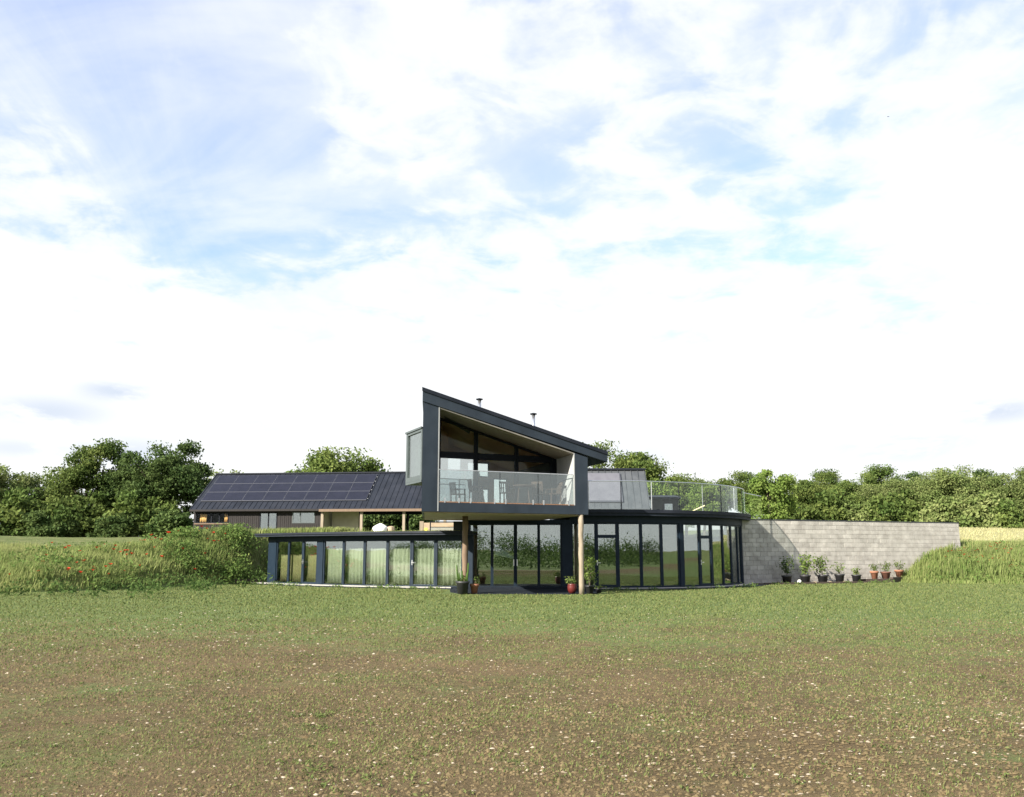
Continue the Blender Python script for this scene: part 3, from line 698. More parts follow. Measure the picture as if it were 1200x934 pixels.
# ------------------------------------------------------------------ barn with solar panels
barn = empty('barn', (-16, 72, 2.4), 'long low black timber barn with dark metal roof and solar panels', 'barn')
BE = np.array([-24.97, 70.0]); bg = np.array([.9938, -.1110]); bn = np.array([.1110, .9938]); BL = 22.0; RID = 4.4; ZE = 4.80; ZR = 7.90
def Q(s, dd, z): p = BE+bg*s+bn*dd; return (p[0], p[1], z)
def bb(mb, s0, s1, d0, d1, z0, z1, zb0=None, zb1=None):  # zb*: heights at d1
    zb0 = z0 if zb0 is None else zb0; zb1 = z1 if zb1 is None else zb1
    return mb.hexa([Q(s0, d0, z0), Q(s1, d0, z0), Q(s1, d1, zb0), Q(s0, d1, zb0), Q(s0, d0, z1), Q(s1, d0, z1), Q(s1, d1, zb1), Q(s0, d1, zb1)])
def slope(dd): return ZE+(ZR-ZE)*dd/RID
rf = bb(MB(), 0, BL, 0, RID, ZE-.10, ZE, ZR-.10, ZR).build('roof', 'seam_roof', barn)
bb(MB(), 0, BL, RID+.004, 2*RID, ZR-.10, ZR, ZE-.10, ZE).build('roof', 'seam_roof', barn)
sm = MB()
k = 0.
while k < BL: bb(sm, k, k+.035, .01, RID-.02, ZE-.01, ZE+.045, slope(RID-.02)-.01, slope(RID-.02)+.045); k += .42
sm.build('seams', 'seam_roof', rf)
bb(MB(), -.05, BL, RID-.15, RID+.15, ZR-.02, ZR+.07).build('ridge_cap', 'seam_roof', rf)
bb(MB(), -.06, -.004, 0, RID-.16, ZE-.14, ZE+.05, slope(RID-.16)-.14, slope(RID-.16)+.05).build('verge_trim', 'seam_roof', rf)
bb(MB(), -.05, 10.3, -.05, -.004, ZE-.16, ZE-.02).build('gutter', 'black_board', barn)
bb(MB(), 10.3, BL, -.05, -.004, ZE-.22, ZE-.03).build('eaves_beam', 'oak_dark', barn)
WF = .45; ZG = 2.3
# front wall built round its openings
opn = [(.25, 2.95, 3.75, 4.55), (5.45, 6.85, 2.5, 4.55), (8.05, 9.85, 3.72, 4.58)]
def wallbits(mb):
    e = [.1]+[v for o_ in opn for v in o_[:2]]+[10.3]
    for k in range(0, len(e), 2): bb(mb, e[k], e[k+1], WF, WF+.12, ZG, ZE+.1)
    for s0, s1, z0, z1 in opn: bb(mb, s0, s1, WF, WF+.12, ZG, z0); bb(mb, s0, s1, WF, WF+.12, z1, ZE+.1)
wm = MB(); wallbits(wm); wm.build('wall', 'black_board', barn)
k = .1; bd = MB()
while k < 10.3:
    o_ = [q for q in opn if q[0]-.16 < k < q[1]+.02]
    if o_: bb(bd, k, k+.14, WF-.022, WF-.002, ZG, o_[0][2]-.08)
    else: bb(bd, k, k+.14, WF-.022-.01*(int(k/.16) % 2), WF-.002, ZG, ZE+.02)
    k += .16
tag(bd.build('boards', 'black_board', barn), kind='stuff')
bb(MB(), .1, .22, WF+.13, 2*RID-.4, ZG, ZE+.1).build('wall', 'black_board', barn)
gp = MB(); gp.hexa([Q(.1, WF+.13, ZE+.1), Q(.22, WF+.13, ZE+.1), Q(.22, 2*RID-.5, ZE+.1), Q(.1, 2*RID-.5, ZE+.1), Q(.1, RID-.05, ZR-.14), Q(.22, RID-.05, ZR-.14), Q(.22, RID+.05, ZR-.14), Q(.1, RID+.05, ZR-.14)]); gp.build('gable', 'black_board', barn)
bb(MB(), .1, 10.3, 2*RID-.4, 2*RID-.3, ZG, ZE).build('wall', 'black_board', barn)
bb(MB(), 10.2, 10.3, WF+.13, 2*RID-.4, ZG, ZE+.1).build('wall', 'cream_wall', barn)
bb(MB(), .22, 10.2, 3.2, 3.3, ZG, ZE+1.6).build('inner_wall', 'dark_room', barn)
for q, (s0, s1, z0, z1) in enumerate(opn):
    w = .07; f = MB(); bb(f, s0, s0+w, WF-.03, WF+.07, z0, z1); bb(f, s1-w, s1, WF-.03, WF+.07, z0, z1); bb(f, s0+w, s1-w, WF-.03, WF+.07, z0, z0+w); bb(f, s0+w, s1-w, WF-.03, WF+.07, z1-w, z1)
    mu = {0: [1.55, 2.2], 1: [6.15], 2: [8.68]}[q]
    for m_ in mu: bb(f, m_-.04, m_+.04, WF-.03, WF+.07, z0+w, z1-w)
    fo = f.build('door' if q == 1 else 'window', 'frame_black' if q < 2 else 'oriel_frame', barn)
    xs = [s0+w]+[v for m_ in mu for v in (m_-.04, m_+.04)]+[s1-w]
    for i in range(0, len(xs), 2): g = MB(); bb(g, xs[i], xs[i+1], WF+.01, WF+.03, z0+w, z1-w); g.build('pane', 'glass_upper' if q == 0 else 'glass_main', fo)
bb(MB(), .2, 3.0, WF-.10, WF-.032, 3.66, 3.745).build('sill', 'oak_dark', barn)
for i, (s, wc) in enumerate(((.55, .55), (2.55, .3))):
    n = 14; V = []
    for j in range(n+1):
        for z in (3.8, 4.5): V.append(Q(s+wc*j/n, WF+.16+.035*math.sin(j*1.9), z))
    Fq = np.array([(2*j, 2*j+2, 2*j+3, 2*j+1) for j in range(n)])
    c = np_obj('curtain', np.array(V), Fq, 'curtain_orange', smooth=True); c.modifiers.new('solid', 'SOLIDIFY').thickness = .01
    tag(c, 'broad orange curtain at the left of the barn window' if i == 0 else 'narrow orange curtain at the right of the leftmost barn window', 'curtain', 'barn curtains')
# solar panels: three rows of eight
ps = (ZR-ZE)/RID
pn = np.array([0, -ps, 1.0])
for r_ in range(3):
    for c_ in range(8):
        s0 = .42+c_*1.665; s1 = s0+1.645; d0 = .86+r_*1.06; d1 = d0+1.04
        fo = bb(MB(), s0, s1, d0, d1, slope(d0)+.07, slope(d0)+.11, slope(d1)+.07, slope(d1)+.11).build('solar_panel', 'pv_frame', barn)
        bb(MB(), s0+.02, s1-.02, d0+.018, d1-.018, slope(d0+.018)+.108, slope(d0+.018)+.116, slope(d1-.018)+.108, slope(d1-.018)+.116).build('cells', 'pv', fo)
rl = MB()
for r_ in range(3):
    for o_ in (.25, .8): d0 = .86+r_*1.06+o_; bb(rl, .38, 13.8, d0, d0+.04, slope(d0)+.02, slope(d0)+.068)
rl.build('mounting_rail', 'steel', barn)
# open end: posts and back wall
for s in (10.38, 13.45, 16.75, 19.9): bb(MB(), s, s+.2, .25, .45, ZG, ZE-.1).build('post', 'oak', barn)
bb(MB(), 10.6, 12.75, 2.4, 2.5, ZG, ZE+1.2).build('inner_wall', 'cream_wall', barn)
bb(MB(), 12.78, 12.93, 2.38, 2.52, ZG, ZE+1.2).build('post', 'black_board', barn)
for s in (15.2, 18.4): bb(MB(), s, s+.16, 2*RID-.5, 2*RID-.34, ZG, ZE-.1).build('post', 'black_board', barn)
bb(MB(), 14.2, BL, 5.2, 5.35, ZG, 2.95).build('low_wall', 'black_board', barn)
# ------------------------------------------------------------------ zinc roofed outbuilding and dark shed behind the terrace
ob_ = empty('outbuilding', (6, 57, 2.4), 'grey standing seam metal outbuilding rising behind the roof terrace', 'outbuilding')
def ZB(mb, x0, x1, y0, y1, z0, z1, zb0, zb1): return mb.hexa([(x0, y0, z0), (x1, y0, z0), (x1, y1, zb0), (x0, y1, zb0), (x0, y0, z1), (x1, y0, z1), (x1, y1, zb1), (x0, y1, zb1)])
r1 = ZB(MB(), 3.2, 8.32, 54.2, 56, 4.0, 4.12, 6.5, 6.62).build('roof', 'zinc', ob_)
ZB(MB(), 3.2, 8.32, 56.004, 58.2, 6.5, 6.62, 4.0, 4.12).build('roof', 'zinc', ob_)
sm = MB(); x = 3.3
while x < 8.3: ZB(sm, x, x+.03, 54.22, 55.98, 4.11, 4.18, 6.61, 6.68); x += .41
sm.build('seams', 'zinc', r1)
MB().box(3.2, 8.36, 55.85, 56.15, 6.62, 6.71).build('ridge_cap', 'seam_roof', r1)
MB().box(3.3, 8.2, 54.35, 58.0, 2.2, 4.0).build('wall', 'black_board', ob_)
g = MB(); g.hexa([(8.08, 54.4, 4.02), (8.2, 54.4, 4.02), (8.2, 58.0, 4.02), (8.08, 58.0, 4.02), (8.08, 55.95, 6.45), (8.2, 55.95, 6.45), (8.2, 56.05, 6.45), (8.08, 56.05, 6.45)]); g.build('gable', 'cladding', ob_)
p1 = ZB(MB(), 3.8, 6.72, 54.42, 55.72, 4.52, 4.59, 6.22+.1, 6.29+.1).build('solar_collector', 'pv_frame', ob_)
ZB(MB(), 3.86, 6.66, 54.45, 55.69, 4.63, 4.64, 6.25+.13, 6.25+.14).build('collector_glass', 'thermal', p1)
shed = empty('shed', (9.5, 59, 2.4), 'small dark timber shed with a white window behind the glass balustrade', 'shed')
MB().box(8.75, 10.75, 58.2, 60.2, 2.3, 4.95).build('wall', 'black_board', shed)
MB().hexa([(8.6, 58.0, 4.953), (10.9, 58.0, 4.953), (10.9, 60.4, 4.953), (8.6, 60.4, 4.953), (8.6, 58.0, 5.06), (10.9, 58.0, 5.06), (10.9, 60.4, 5.3), (8.6, 60.4, 5.3)]).build('roof', 'seam_roof', shed)
f = MB(); f.box(9.85, 9.92, 58.14, 58.197, 4.2, 4.62); f.box(10.28, 10.35, 58.14, 58.197, 4.2, 4.62); f.box(9.92, 10.28, 58.14, 58.197, 4.2, 4.26); f.box(9.92, 10.28, 58.14, 58.197, 4.56, 4.62)
fo = f.build('window', 'white', shed); MB().box(9.92, 10.28, 58.15, 58.16, 4.26, 4.56).build('pane', 'glass_main', fo)
f = MB(); f.box(8.76, 9.0, 58.14, 58.197, 4.35, 4.9); fo = f.build('notice_board', 'white', shed)
pl = MB().tube([(8.9, 48.6, 3.37), (10.35, 48.4, 4.02)], .03, 8).build('streak', 'reflection_yellow'); tag(pl, 'pale yellow pole standing for a slanting reflection in the glass of the roof terrace', 'streak')  # thin bar built in place of a likely reflection in the terrace glass

# ------------------------------------------------------------------ trees
def crown_points(rx, ry, rz_, nclump, per, cr, lump, flat=.0, seed=0):
    """clumps of leaves through an uneven ellipsoid standing on z = 0; returns leaf centres and clump centres"""
    g = np.random.default_rng(seed)
    ph = g.uniform(0, 6.28, 6)
    cs = []
    while len(cs) < nclump:
        v = g.normal(size=3); v /= np.linalg.norm(v)
        rad = g.uniform(.2, 1)**.42
        th = math.atan2(v[1], v[0])
        k = 1+lump*(math.sin(2*th+ph[0])*.5+math.sin(3*th+ph[1]+2*v[2])*.6+math.sin(5*v[2]+ph[2]+th)*.5)
        p = np.array([v[0]*rx, v[1]*ry, v[2]*rz_])*rad*k
        if v[2] < -.55+flat: continue
        cs.append(p)
    cs = np.array(cs)
    C = []; T = []
    for p in cs:
        n = int(per*g.uniform(.6, 1.4)); r = cr*g.uniform(.6, 1.35)
        q = np.clip(g.normal(size=(n, 3)), -1.9, 1.9)*np.array([r, r, r*.62])*.55
        C.append(p+q); T.append(np.full(n, g.normal(0, .22)))
    return np.concatenate(C), cs, np.concatenate(T)
TREE_LIB = {}
def tree_mesh(kind, seed, rx, ry, rz_, hc, nclump, per, cr, leaf, lump, mat):
    """hc = height of the crown's centre; makes the trunk+limb mesh and the crown mesh"""
    C, cs, T = crown_points(rx, ry, rz_, nclump, per, cr, lump, seed=seed)
    C[:, 2] += hc; cs[:, 2] += hc
    k = C[:, 2] > .1; C = C[k]; T = T[k]
    V, Fq = leaves(C, np.full(len(C), leaf), .6, up=.25)
    t = np.repeat(np.clip(.36+T+.16*rng.normal(size=len(C)), 0, 1), 4)
    o = np_obj('crown', V, Fq, mat, tint=t); me = o.data; bpy.data.objects.remove(o)
    m = MB(); g = random.Random(seed)
    r0 = .045*(hc+rz_)*.5+.06
    tr = [(0, 0, -.3)]; 
    for q in range(1, 6): tr.append((g.uniform(-.12, .12)*q*.6, g.uniform(-.12, .12)*q*.6, hc*1.15*q/5))
    m.tube(tr, r0, 8, r1=r0*.35)
    idx = g.sample(range(len(cs)), min(16, len(cs)))
    for i in idx:
        e = cs[i]; b = np.array(tr[g.choice((2, 3, 4))]); mid = (b+e)/2+np.array([0, 0, .25])
        m.tube([tuple(b), tuple(mid), tuple(e)], r0*.38, 5, r1=r0*.08, cap=False)
    to = m.build('trunk', 'bark', smooth=True); tm = to.data; bpy.data.objects.remove(to)
    TREE_LIB[kind] = (me, tm)
tree_mesh('round', 1, 3.4, 3.2, 3.3, 4.6, 74, 300, .92, .125, .26, 'leaf_mid')
tree_mesh('tall', 2, 2.7, 2.6, 4.3, 5.0, 74, 300, .92, .125, .30, 'leaf_mid')
tree_mesh('dark', 3, 3.5, 3.3, 4.4, 5.0, 84, 320, .95, .135, .32, 'leaf_dark')
tree_mesh('broad', 4, 4.2, 3.6, 2.9, 4.2, 80, 300, .95, .13, .26, 'leaf_mid')
tree_mesh('pale', 5, 4.3, 3.6, 3.6, 3.9, 88, 320, 1.05, .13, .30, 'leaf_pale')
tree_mesh('bright', 6, 2.1, 2.0, 3.0, 3.3, 70, 150, .62, .13, .28, 'leaf_bright')
tree_mesh('loose', 8, 2.9, 2.7, 3.4, 4.0, 70, 140, .8, .13, .34, 'leaf_pale')
tree_mesh('bush', 9, 2.6, 1.9, 1.6, 1.2, 95, 115, .6, .15, .25, 'leaf_dark')
tree_mesh('bush_mid', 10, 2.5, 1.9, 1.9, 1.3, 95, 115, .65, .16, .3, 'leaf_mid')
tree_mesh('bush_pale', 11, 2.5, 1.9, 2.1, 1.4, 95, 115, .65, .16, .3, 'leaf_pale')
def tree(name, kind, x, y, sc, rot, label, cat='tree', group=None, zs=1., z=None):
    t = empty(name, (x, y, float(gz(x, y)) if z is None else z), label, cat, group)
    me, tm = TREE_LIB[kind]
    for nm, d_ in (('crown', me), ('trunk', tm)):
        o = bpy.data.objects.new(nm, d_); COL.objects.link(o); o.parent = t; o.scale = (sc, sc, sc*zs); o.rotation_euler = (0, 0, rot)
    return t
def px_xy(px, Y): return (px-600)/1050.*Y*.99
GL = 'trees left of the barn'; GR_ = 'trees of the belt right of the house'
tree('tree', 'loose', px_xy(-22, 82), 82, .92, .3, 'loose pale tree cut by the left edge of the picture', group=GL)
tree('tree', 'loose', px_xy(22, 86), 86, .9, 1.4, 'loose light green tree second from the left edge', group=GL)
tree('tree', 'round', px_xy(58, 88), 88, .70, 2.4, 'low round tree between the loose pale tree and the taller mid green one', group=GL)
tree('tree', 'tall', px_xy(97, 84), 84, .97, .6, 'tall mid green tree with a full rounded top left of the dark pair', group=GL)
tree('tree', 'dark', px_xy(146, 86), 86, .80, 1.1, 'narrower dark tree leaning against the tallest dark tree', group=GL)
tree('tree', 'dark', px_xy(196, 83), 83, .94, 3.6, 'tallest dark tree immediately left of the barn roof', group=GL)
for k, (px, Y, s) in enumerate(((-15, 78, 1.), (22, 80, 1.2), (60, 78, .9), (98, 80, 1.2), (135, 78, .85), (168, 80, 1.15), (200, 79, 1.))):
    tree('shrub', ('bush', 'bush_mid')[k % 2], px_xy(px, Y), Y, s, k*1.3, z=float(gz(px_xy(px, Y), Y))-.35, label= ['dark shrub at the far left edge under the trees', 'dark shrub under the loose light green tree', 'dark shrub under the low round tree', 'dark shrub under the tall mid green tree', 'dark shrub under the narrower dark tree', 'dark shrub left of the trunk of the tallest dark tree', 'dark shrub beside the left end of the barn'][k], cat='shrub', group='hedge shrubs under the left trees')
tree('tree', 'loose', px_xy(262, 100), 100, .98, 2.2, 'small tree top just showing over the left end of the barn ridge', group='trees behind the barn')
tree('tree', 'loose', px_xy(288, 102), 102, 1.03, .2, 'second small tree top over the barn ridge right of the first', group='trees behind the barn')
tree('tree', 'broad', px_xy(391, 96), 96, 1.26, 3.14, 'broad round topped tree rising behind the middle of the barn roof', group='trees behind the barn')
for k, (px, Y, s) in enumerate(((400, 84, .9), (425, 83, .95), (452, 84, 1.), (480, 83, .95))):
    tree('shrub', 'bush', px_xy(px, Y), Y, s, k*2.1, ['shrub beside the cream wall in the open end of the barn', 'shrub behind the first oak post of the open barn', 'shrub behind the middle of the open barn end', 'shrub behind the last oak post by the tower'][k], 'shrub', 'shrubs seen through the open barn')
tree('tree', 'round', px_xy(732, 78), 78, .93, .9, 'large round tree right behind the low end of the tower roof', group='trees behind the house')
tree('tree', 'dark', px_xy(757, 82), 82, .62, .9, 'dark tree edge beside the grey outbuilding ridge', group='trees behind the house')
tree('tree', 'broad', px_xy(804, 84), 84, .74, 1.9, 'round headed tree standing above the middle of the glass balustrade', group='trees behind the house')
tree('tree', 'bright', px_xy(775, 70), 70, .72, .4, 'light green young tree behind the balustrade left of the yellow pole', group='trees behind the house')
tree('tree', 'bright', px_xy(826, 66), 66, .62, 1.4, 'light green bush behind the balustrade at the yellow pole', group='trees behind the house')
tree('tree', 'round', px_xy(850, 88), 88, .66, 2.9, 'tree above the end of the balustrade', group='trees behind the house')
tree('tree', 'dark', px_xy(882, 92), 92, .60, .5, 'dark tree behind the bright young tree', group='trees behind the house')
tree('tree', 'bright', px_xy(903, 66), 66, .80, 2.2, 'bright green feathery young tree at the left end of the block wall', group=GR_)
belt = [(944, 92, 'round', .90, 'mid green tree first in the belt over the block wall'), (972, 98, 'tall', .90, 'narrow taller tree in the belt above the terracotta pots side'), (1000, 94, 'round', .95, 'round mid green tree above the middle of the block wall'),
        (1030, 104, 'tall', .98, 'tall tree at the back of the belt above the block wall'), (1046, 90, 'pale', .82, 'pale brownish tree with drooping crown above the wall'), (1062, 106, 'dark', .93, 'dark tree showing behind the pale trees of the belt'),
        (1088, 88, 'pale', .92, 'pale green tree left of the tallest pale tree'), (1122, 86, 'pale', 1.02, 'tallest pale yellow green tree over the right end of the wall'), (1150, 96, 'dark', .88, 'dark tree showing between the two rightmost pale trees'),
        (1162, 88, 'pale', .80, 'lower pale tree next to the barley strip'), (1196, 84, 'pale', .93, 'pale tree at the right edge of the picture'), (1235, 88, 'round', .95, 'mid green tree beyond the right edge')]
for k, (px, Y, kd, s, lb) in enumerate(belt): tree('tree', kd, px_xy(px, Y), Y, s*(.74, .78, .72, .80, .76, .76, .72, .73, .74, .73, .75, .78)[k], k*1.7, lb, group=GR_)
for k, (px, Y) in enumerate(((925, 88), (965, 90), (1012, 88), (1055, 87), (1100, 84), (1140, 83), (1178, 82), (1215, 82))):
    tree('shrub', ('bush_mid', 'bush_mid', 'bush_pale', 'bush_mid', 'bush_pale', 'bush_pale', 'bush_mid', 'bush_pale')[k], px_xy(px, Y), Y, (.9, 1.1, .85, 1.15, .9, 1.05, .85, 1.)[k], k*1.1, ['low shrub under the first tree of the belt by the feathery young tree', 'low shrub under the narrow taller tree of the belt', 'low shrub under the round tree above mid wall', 'low shrub under the pale brownish tree', 'low shrub at the foot of the tallest pale tree', 'low shrub at the start of the barley strip', 'low shrub at the foot of the lower pale tree', 'low shrub at the right edge of the picture'][k], 'shrub', 'shrubs under the right belt', z=float(gz(px_xy(px, Y), Y))-.35)
# hedge and copse behind the viewer, mirrored in the glass
Cs = []
for k in range(46): x = -70+k*3.1+rng.uniform(-1, 1); Cs.append(np.array([x, -9.5+rng.uniform(-1, 1), .6])+rng.normal(size=(420, 3))*np.array([1.2, .8, .45]))
for k in range(64): 
    x = -100+k*3.1+rng.uniform(-2, 2); y0 = -34+rng.uniform(-4, 4); hh = rng.uniform(2.4, 4.0)
    for q in range(9): Cs.append(np.array([x, y0, hh*.5])+rng.normal(size=3)*np.array([1.5, 1.2, hh*.2])+rng.normal(size=(190, 3))*np.array([.8, .7, .6]))
Cs = np.concatenate(Cs); Cs = Cs[Cs[:, 2] > .03]
V, Fq = leaves(Cs, np.full(len(Cs), .115), .6, up=.2)
tag(np_obj('copse', V, Fq, 'hedge_leaf', tint=np.repeat(np.clip(rng.normal(.35, .25, len(Cs)), 0, 1), 4)), 'dark hedge and trees across the field mirrored in the glazing', 'hedge', kind='stuff')

# ------------------------------------------------------------------ grass banks
def scatter(n, x0, x1, y0, y1, keep):
    P = np.stack([rng.uniform(x0, x1, n), rng.uniform(y0, y1, n)], 1)
    d, w = bank(P[:, 0], P[:, 1]); k = keep(P[:, 0], P[:, 1], d, w); P = P[k]
    return np.column_stack([P, gz(P[:, 0], P[:, 1])]), d[k], w[k]
def outwing(x, y):   # not on the left wing
    return ~((np.hypot(x-LC[0], y-LC[1]) < LR+.75) & (np.degrees(np.arctan2(y-LC[1], x-LC[0])) > -138.6) & (y > 39))
P, d_, w_ = scatter(150000, -38, -11, 30, 58, lambda x, y, d, w: (d > .05) & (d < 13) & (w > .7) & outwing(x, y) & (rng.uniform(0, 1, len(x)) < np.where(d < 8, 1, .45)))
patch = .5+.5*np.sin(P[:, 0]*.9+2*np.sin(P[:, 1]*.5))*np.sin(P[:, 1]*.8+P[:, 0]*.4)
hg = (.30+.38*patch)*rng.uniform(.6, 1.35, len(P))*np.where(d_ < .6, .6, 1)*np.where(d_ > 7, .75, 1)
V, Fq = blades(P, hg, rng.uniform(.025, .055, len(P)), .5)
tt = np.clip(.18+.35*(1-patch)*rng.uniform(.2, 1.2, len(P))+.25*(d_ > 6.5)+rng.normal(0, .1, len(P)), 0, 1)
tag(np_obj('bank_grass', V, Fq, 'berm_grass', tint=np.repeat(tt, 5)), 'long rough grass on the bank left of the house', 'grass', kind='stuff')
P, d_, w_ = scatter(46000, -62, -13, 42, 78, lambda x, y, d, w: (d > 11) & (d < 40) & (np.abs(x) < y*.66) & (w > 2))
V, Fq = blades(P, rng.uniform(.12, .36, len(P)), rng.uniform(.04, .07, len(P)), .6)
tag(np_obj('meadow_grass', V, Fq, 'berm_grass', tint=np.repeat(np.clip(rng.normal(.5, .2, len(P)), 0, 1), 5)), 'pale meadow grass between the left bank and the trees', 'grass', kind='stuff')
def weeds(name, n, x0, x1, y0, y1, keep, label, per=60, r=.28, leaf=.075, mat='berm_weed'):
    P, d_, w_ = scatter(n, x0, x1, y0, y1, keep); C = []
    for p in P:
        k = rng.uniform(.55, 1.35)*(.9 if -18.5 < p[0] < 0 else 1.); C.append(p+np.array([0, 0, .26*k])+np.clip(rng.normal(size=(int(per*k), 3)), -1.7, 1.7)*np.array([r, r, .2])*k)
    C = np.concatenate(C); V, Fq = leaves(C, np.full(len(C), leaf), .45, up=.3)
    tag(np_obj(name, V, Fq, mat, tint=np.repeat(np.clip(rng.normal(.3, .25, len(C)), 0, 1), 4)), label, 'weeds', kind='stuff')
weeds('weeds', 950, -32, -11.5, 31, 55, lambda x, y, d, w: (d > .02) & (d < 6.5) & (w > 1.2) & outwing(x, y) & (np.sin(x*.8+y*.3)+np.sin(y*1.1-x*.5)+1.1*(x > -18) > .1), 'leafy weeds and wild flowers on the left bank')
weeds('weeds', 900, -17.2, -12.4, 42.5, 48.5, lambda x, y, d, w: (d > .1) & (d < 4.5) & outwing(x, y) & (np.sin(x*2.3+y)+np.sin(y*2.1-x)+rng.normal(0, .5, len(x)) > .9), 'bushy leafy clumps on the bank beside the low wing', 100, .32, .07)
weeds('weeds', 130, -32, -11.5, 31, 50, lambda x, y, d, w: (d > -.1) & (d < .9) & (w > 1.0) & outwing(x, y), 'dark leafy weeds along the foot of the left bank', 70, .3, .08, 'hedge_leaf')
P, d_, w_ = scatter(120000, 18.5, 44, 44, 60, lambda x, y, d, w: (d > .03) & (w > 1.0) & (d < 11) & ((x-W0[0])*wn[0]+(y-W0[1])*wn[1] < -.1 + 30*(x > 25.4)))
hg = rng.uniform(.2, .55, len(P))*np.where(d_ < .5, .6, 1)
V, Fq = blades(P, hg, rng.uniform(.025, .055, len(P)), .5)
tag(np_obj('bank_grass', V, Fq, 'berm_grass', tint=np.repeat(np.clip(rng.normal(.22, .15, len(P))+.12*(d_ > 4), 0, 1), 5)), 'bright grass on the bank at the right end of the block wall', 'grass', kind='stuff')
weeds('weeds', 190, 18.8, 40, 44.5, 54, lambda x, y, d, w: (d > .05) & (w > 1.) & (d < 6) & ((x-W0[0])*wn[0]+(y-W0[1])*wn[1] < -.35 + 30*(x > 25.4)), 'leafy weeds on the right bank', 55, .28, .07)
def raw_edge(x, y):
    best = np.full(x.shape, 1e9)
    for i in range(len(EP)):
        p, q = EP[i], EP[(i+1) % len(EP)]; d = q[:2]-p[:2]; t = np.clip(((x-p[0])*d[0]+(y-p[1])*d[1])/(d*d).sum(), 0, 1); best = np.minimum(best, np.hypot(x-p[0]-t*d[0], y-p[1]-t*d[1]))
    return best
front = lambda x, y: ((x-W0[0])*wn[0]+(y-W0[1])*wn[1] < -.15) | (x > 25.4)
Ps = []
for x0, x1, y0, y1 in ((-34, -13.2, 30, 47), (20.2, 42, 43.5, 48)):
    P, d_, w_ = scatter(26000, x0, x1, y0, y1, lambda x, y, d, w: (raw_edge(x, y) < np.abs(rng.normal(0, .55, len(x)))+.25*np.sin(x*2.3)) & front(x, y) & outwing(x, y)); Ps.append(P)
P = np.concatenate(Ps); V, Fq = blades(P, rng.uniform(.06, .24, len(P)), rng.uniform(.02, .045, len(P)), .8)
tag(np_obj('toe_grass', V, Fq, 'berm_grass', tint=np.repeat(np.clip(rng.normal(.25, .2, len(P)), 0, 1), 5)), 'ragged grass where the banks run out onto the field', 'grass', kind='stuff')
Ps = []
for x0, x1, y0, y1, n in ((-34, -12, 31, 56, 9000), (20.2, 42, 44.5, 56, 5000)):
    P, d_, w_ = scatter(n, x0, x1, y0, y1, lambda x, y, d, w: (d > .3) & (d < 9) & (w > 1) & front(x, y) & outwing(x, y) & (np.sin(x*1.1+y*.6)+np.sin(y*1.4-x*.7)+rng.normal(0, .6, len(x)) > .3)); Ps.append(P)
P = np.concatenate(Ps); V, Fq = blades(P, rng.uniform(.45, .85, len(P)), rng.uniform(.012, .03, len(P)), .5)
tag(np_obj('seed_heads', V, Fq, 'berm_grass', tint=np.repeat(np.clip(rng.normal(.3, .3, len(P)), 0, 1), 5)), 'taller straw coloured seed heads on the banks', 'grass', kind='stuff')
# fringe of grass on the left wing roof and flat grass behind
ag = rng.uniform(-138, -104, 9000); rr = LR+.46-np.abs(rng.normal(0, .9, 9000)); P = np.column_stack([LC[0]+rr*np.cos(np.radians(ag)), LC[1]+rr*np.sin(np.radians(ag)), np.full(9000, 2.45)])
hg = rng.uniform(.08, .34, 9000)*np.where(ag < -121, 1.0, .22); V, Fq = blades(P, hg, rng.uniform(.02, .04, 9000), .5)
tag(np_obj('roof_grass', V, Fq, 'berm_grass', tint=np.repeat(np.clip(rng.normal(.35, .2, 9000), 0, 1), 5)), 'wild grass growing on the roof of the low wing', 'grass', kind='stuff')
C = []
for k in range(46):
    if k < 24: a_ = rnd.uniform(-139, -105); p = np.array([*on(LC, LR+.75+abs(rnd.gauss(0, .08)), a_), .03])
    elif k < 36: a_ = rnd.uniform(-90, -20); p = np.array([*on(RC, RR+1.3+abs(rnd.gauss(0, .1)), a_), .03])
    else: q_ = W0+wd*rnd.uniform(1.0, 8.5)-wn*rnd.uniform(1.28, 1.5); p = np.array([q_[0], q_[1], .03])
    z_ = rnd.uniform(.4, 1.2); C.append(p+np.abs(rng.normal(size=(int(40*z_), 3)))*np.array([0, 0, .07*z_])+rng.normal(size=(int(40*z_), 3))*np.array([.16, .1, 0])*z_)
C = np.concatenate(C); V, Fq = leaves(C, np.full(len(C), .045), .4, up=.4)
tag(np_obj('edge_weeds', V, Fq, 'berm_weed', tint=np.repeat(np.clip(rng.normal(.3, .25, len(C)), 0, 1), 4)), 'ragged weeds along the foot of the house and wall', 'weeds', kind='stuff')
# poppies
def poppies(name, P, label, r=.05):
    n = len(P); V = []; Fq = []
    for p in P:
        i = len(V); s = r*rnd.uniform(.6, 1.35); V.append((p[0], p[1], p[2]-s*.6))
        for q in range(6):
            a = q*1.047+rnd.uniform(-.2, .2); k = s*rnd.uniform(.8, 1.2); V.append((p[0]+k*math.cos(a), p[1]+k*math.sin(a), p[2]+rnd.uniform(0, .5)*s))
        Fq += [(i, i+1+q, i+1+(q+1) % 6) for q in range(6)]
    tag(np_obj(name, np.array(V), np.array(Fq), 'poppy'), label, 'poppies', kind='stuff')
P, d_, w_ = scatter(1100, -30, -11.5, 31, 54, lambda x, y, d, w: (d > .4) & (d < 7) & (w > 1.5) & outwing(x, y) & (np.sin(x*.7+1)+np.sin(y*.9+x*.5)+rng.normal(0, .7, len(x)) > .1))
P[:, 2] += rng.uniform(.35, .75, len(P)); poppies('poppies', P, 'scattered red poppies on the left bank', .072)
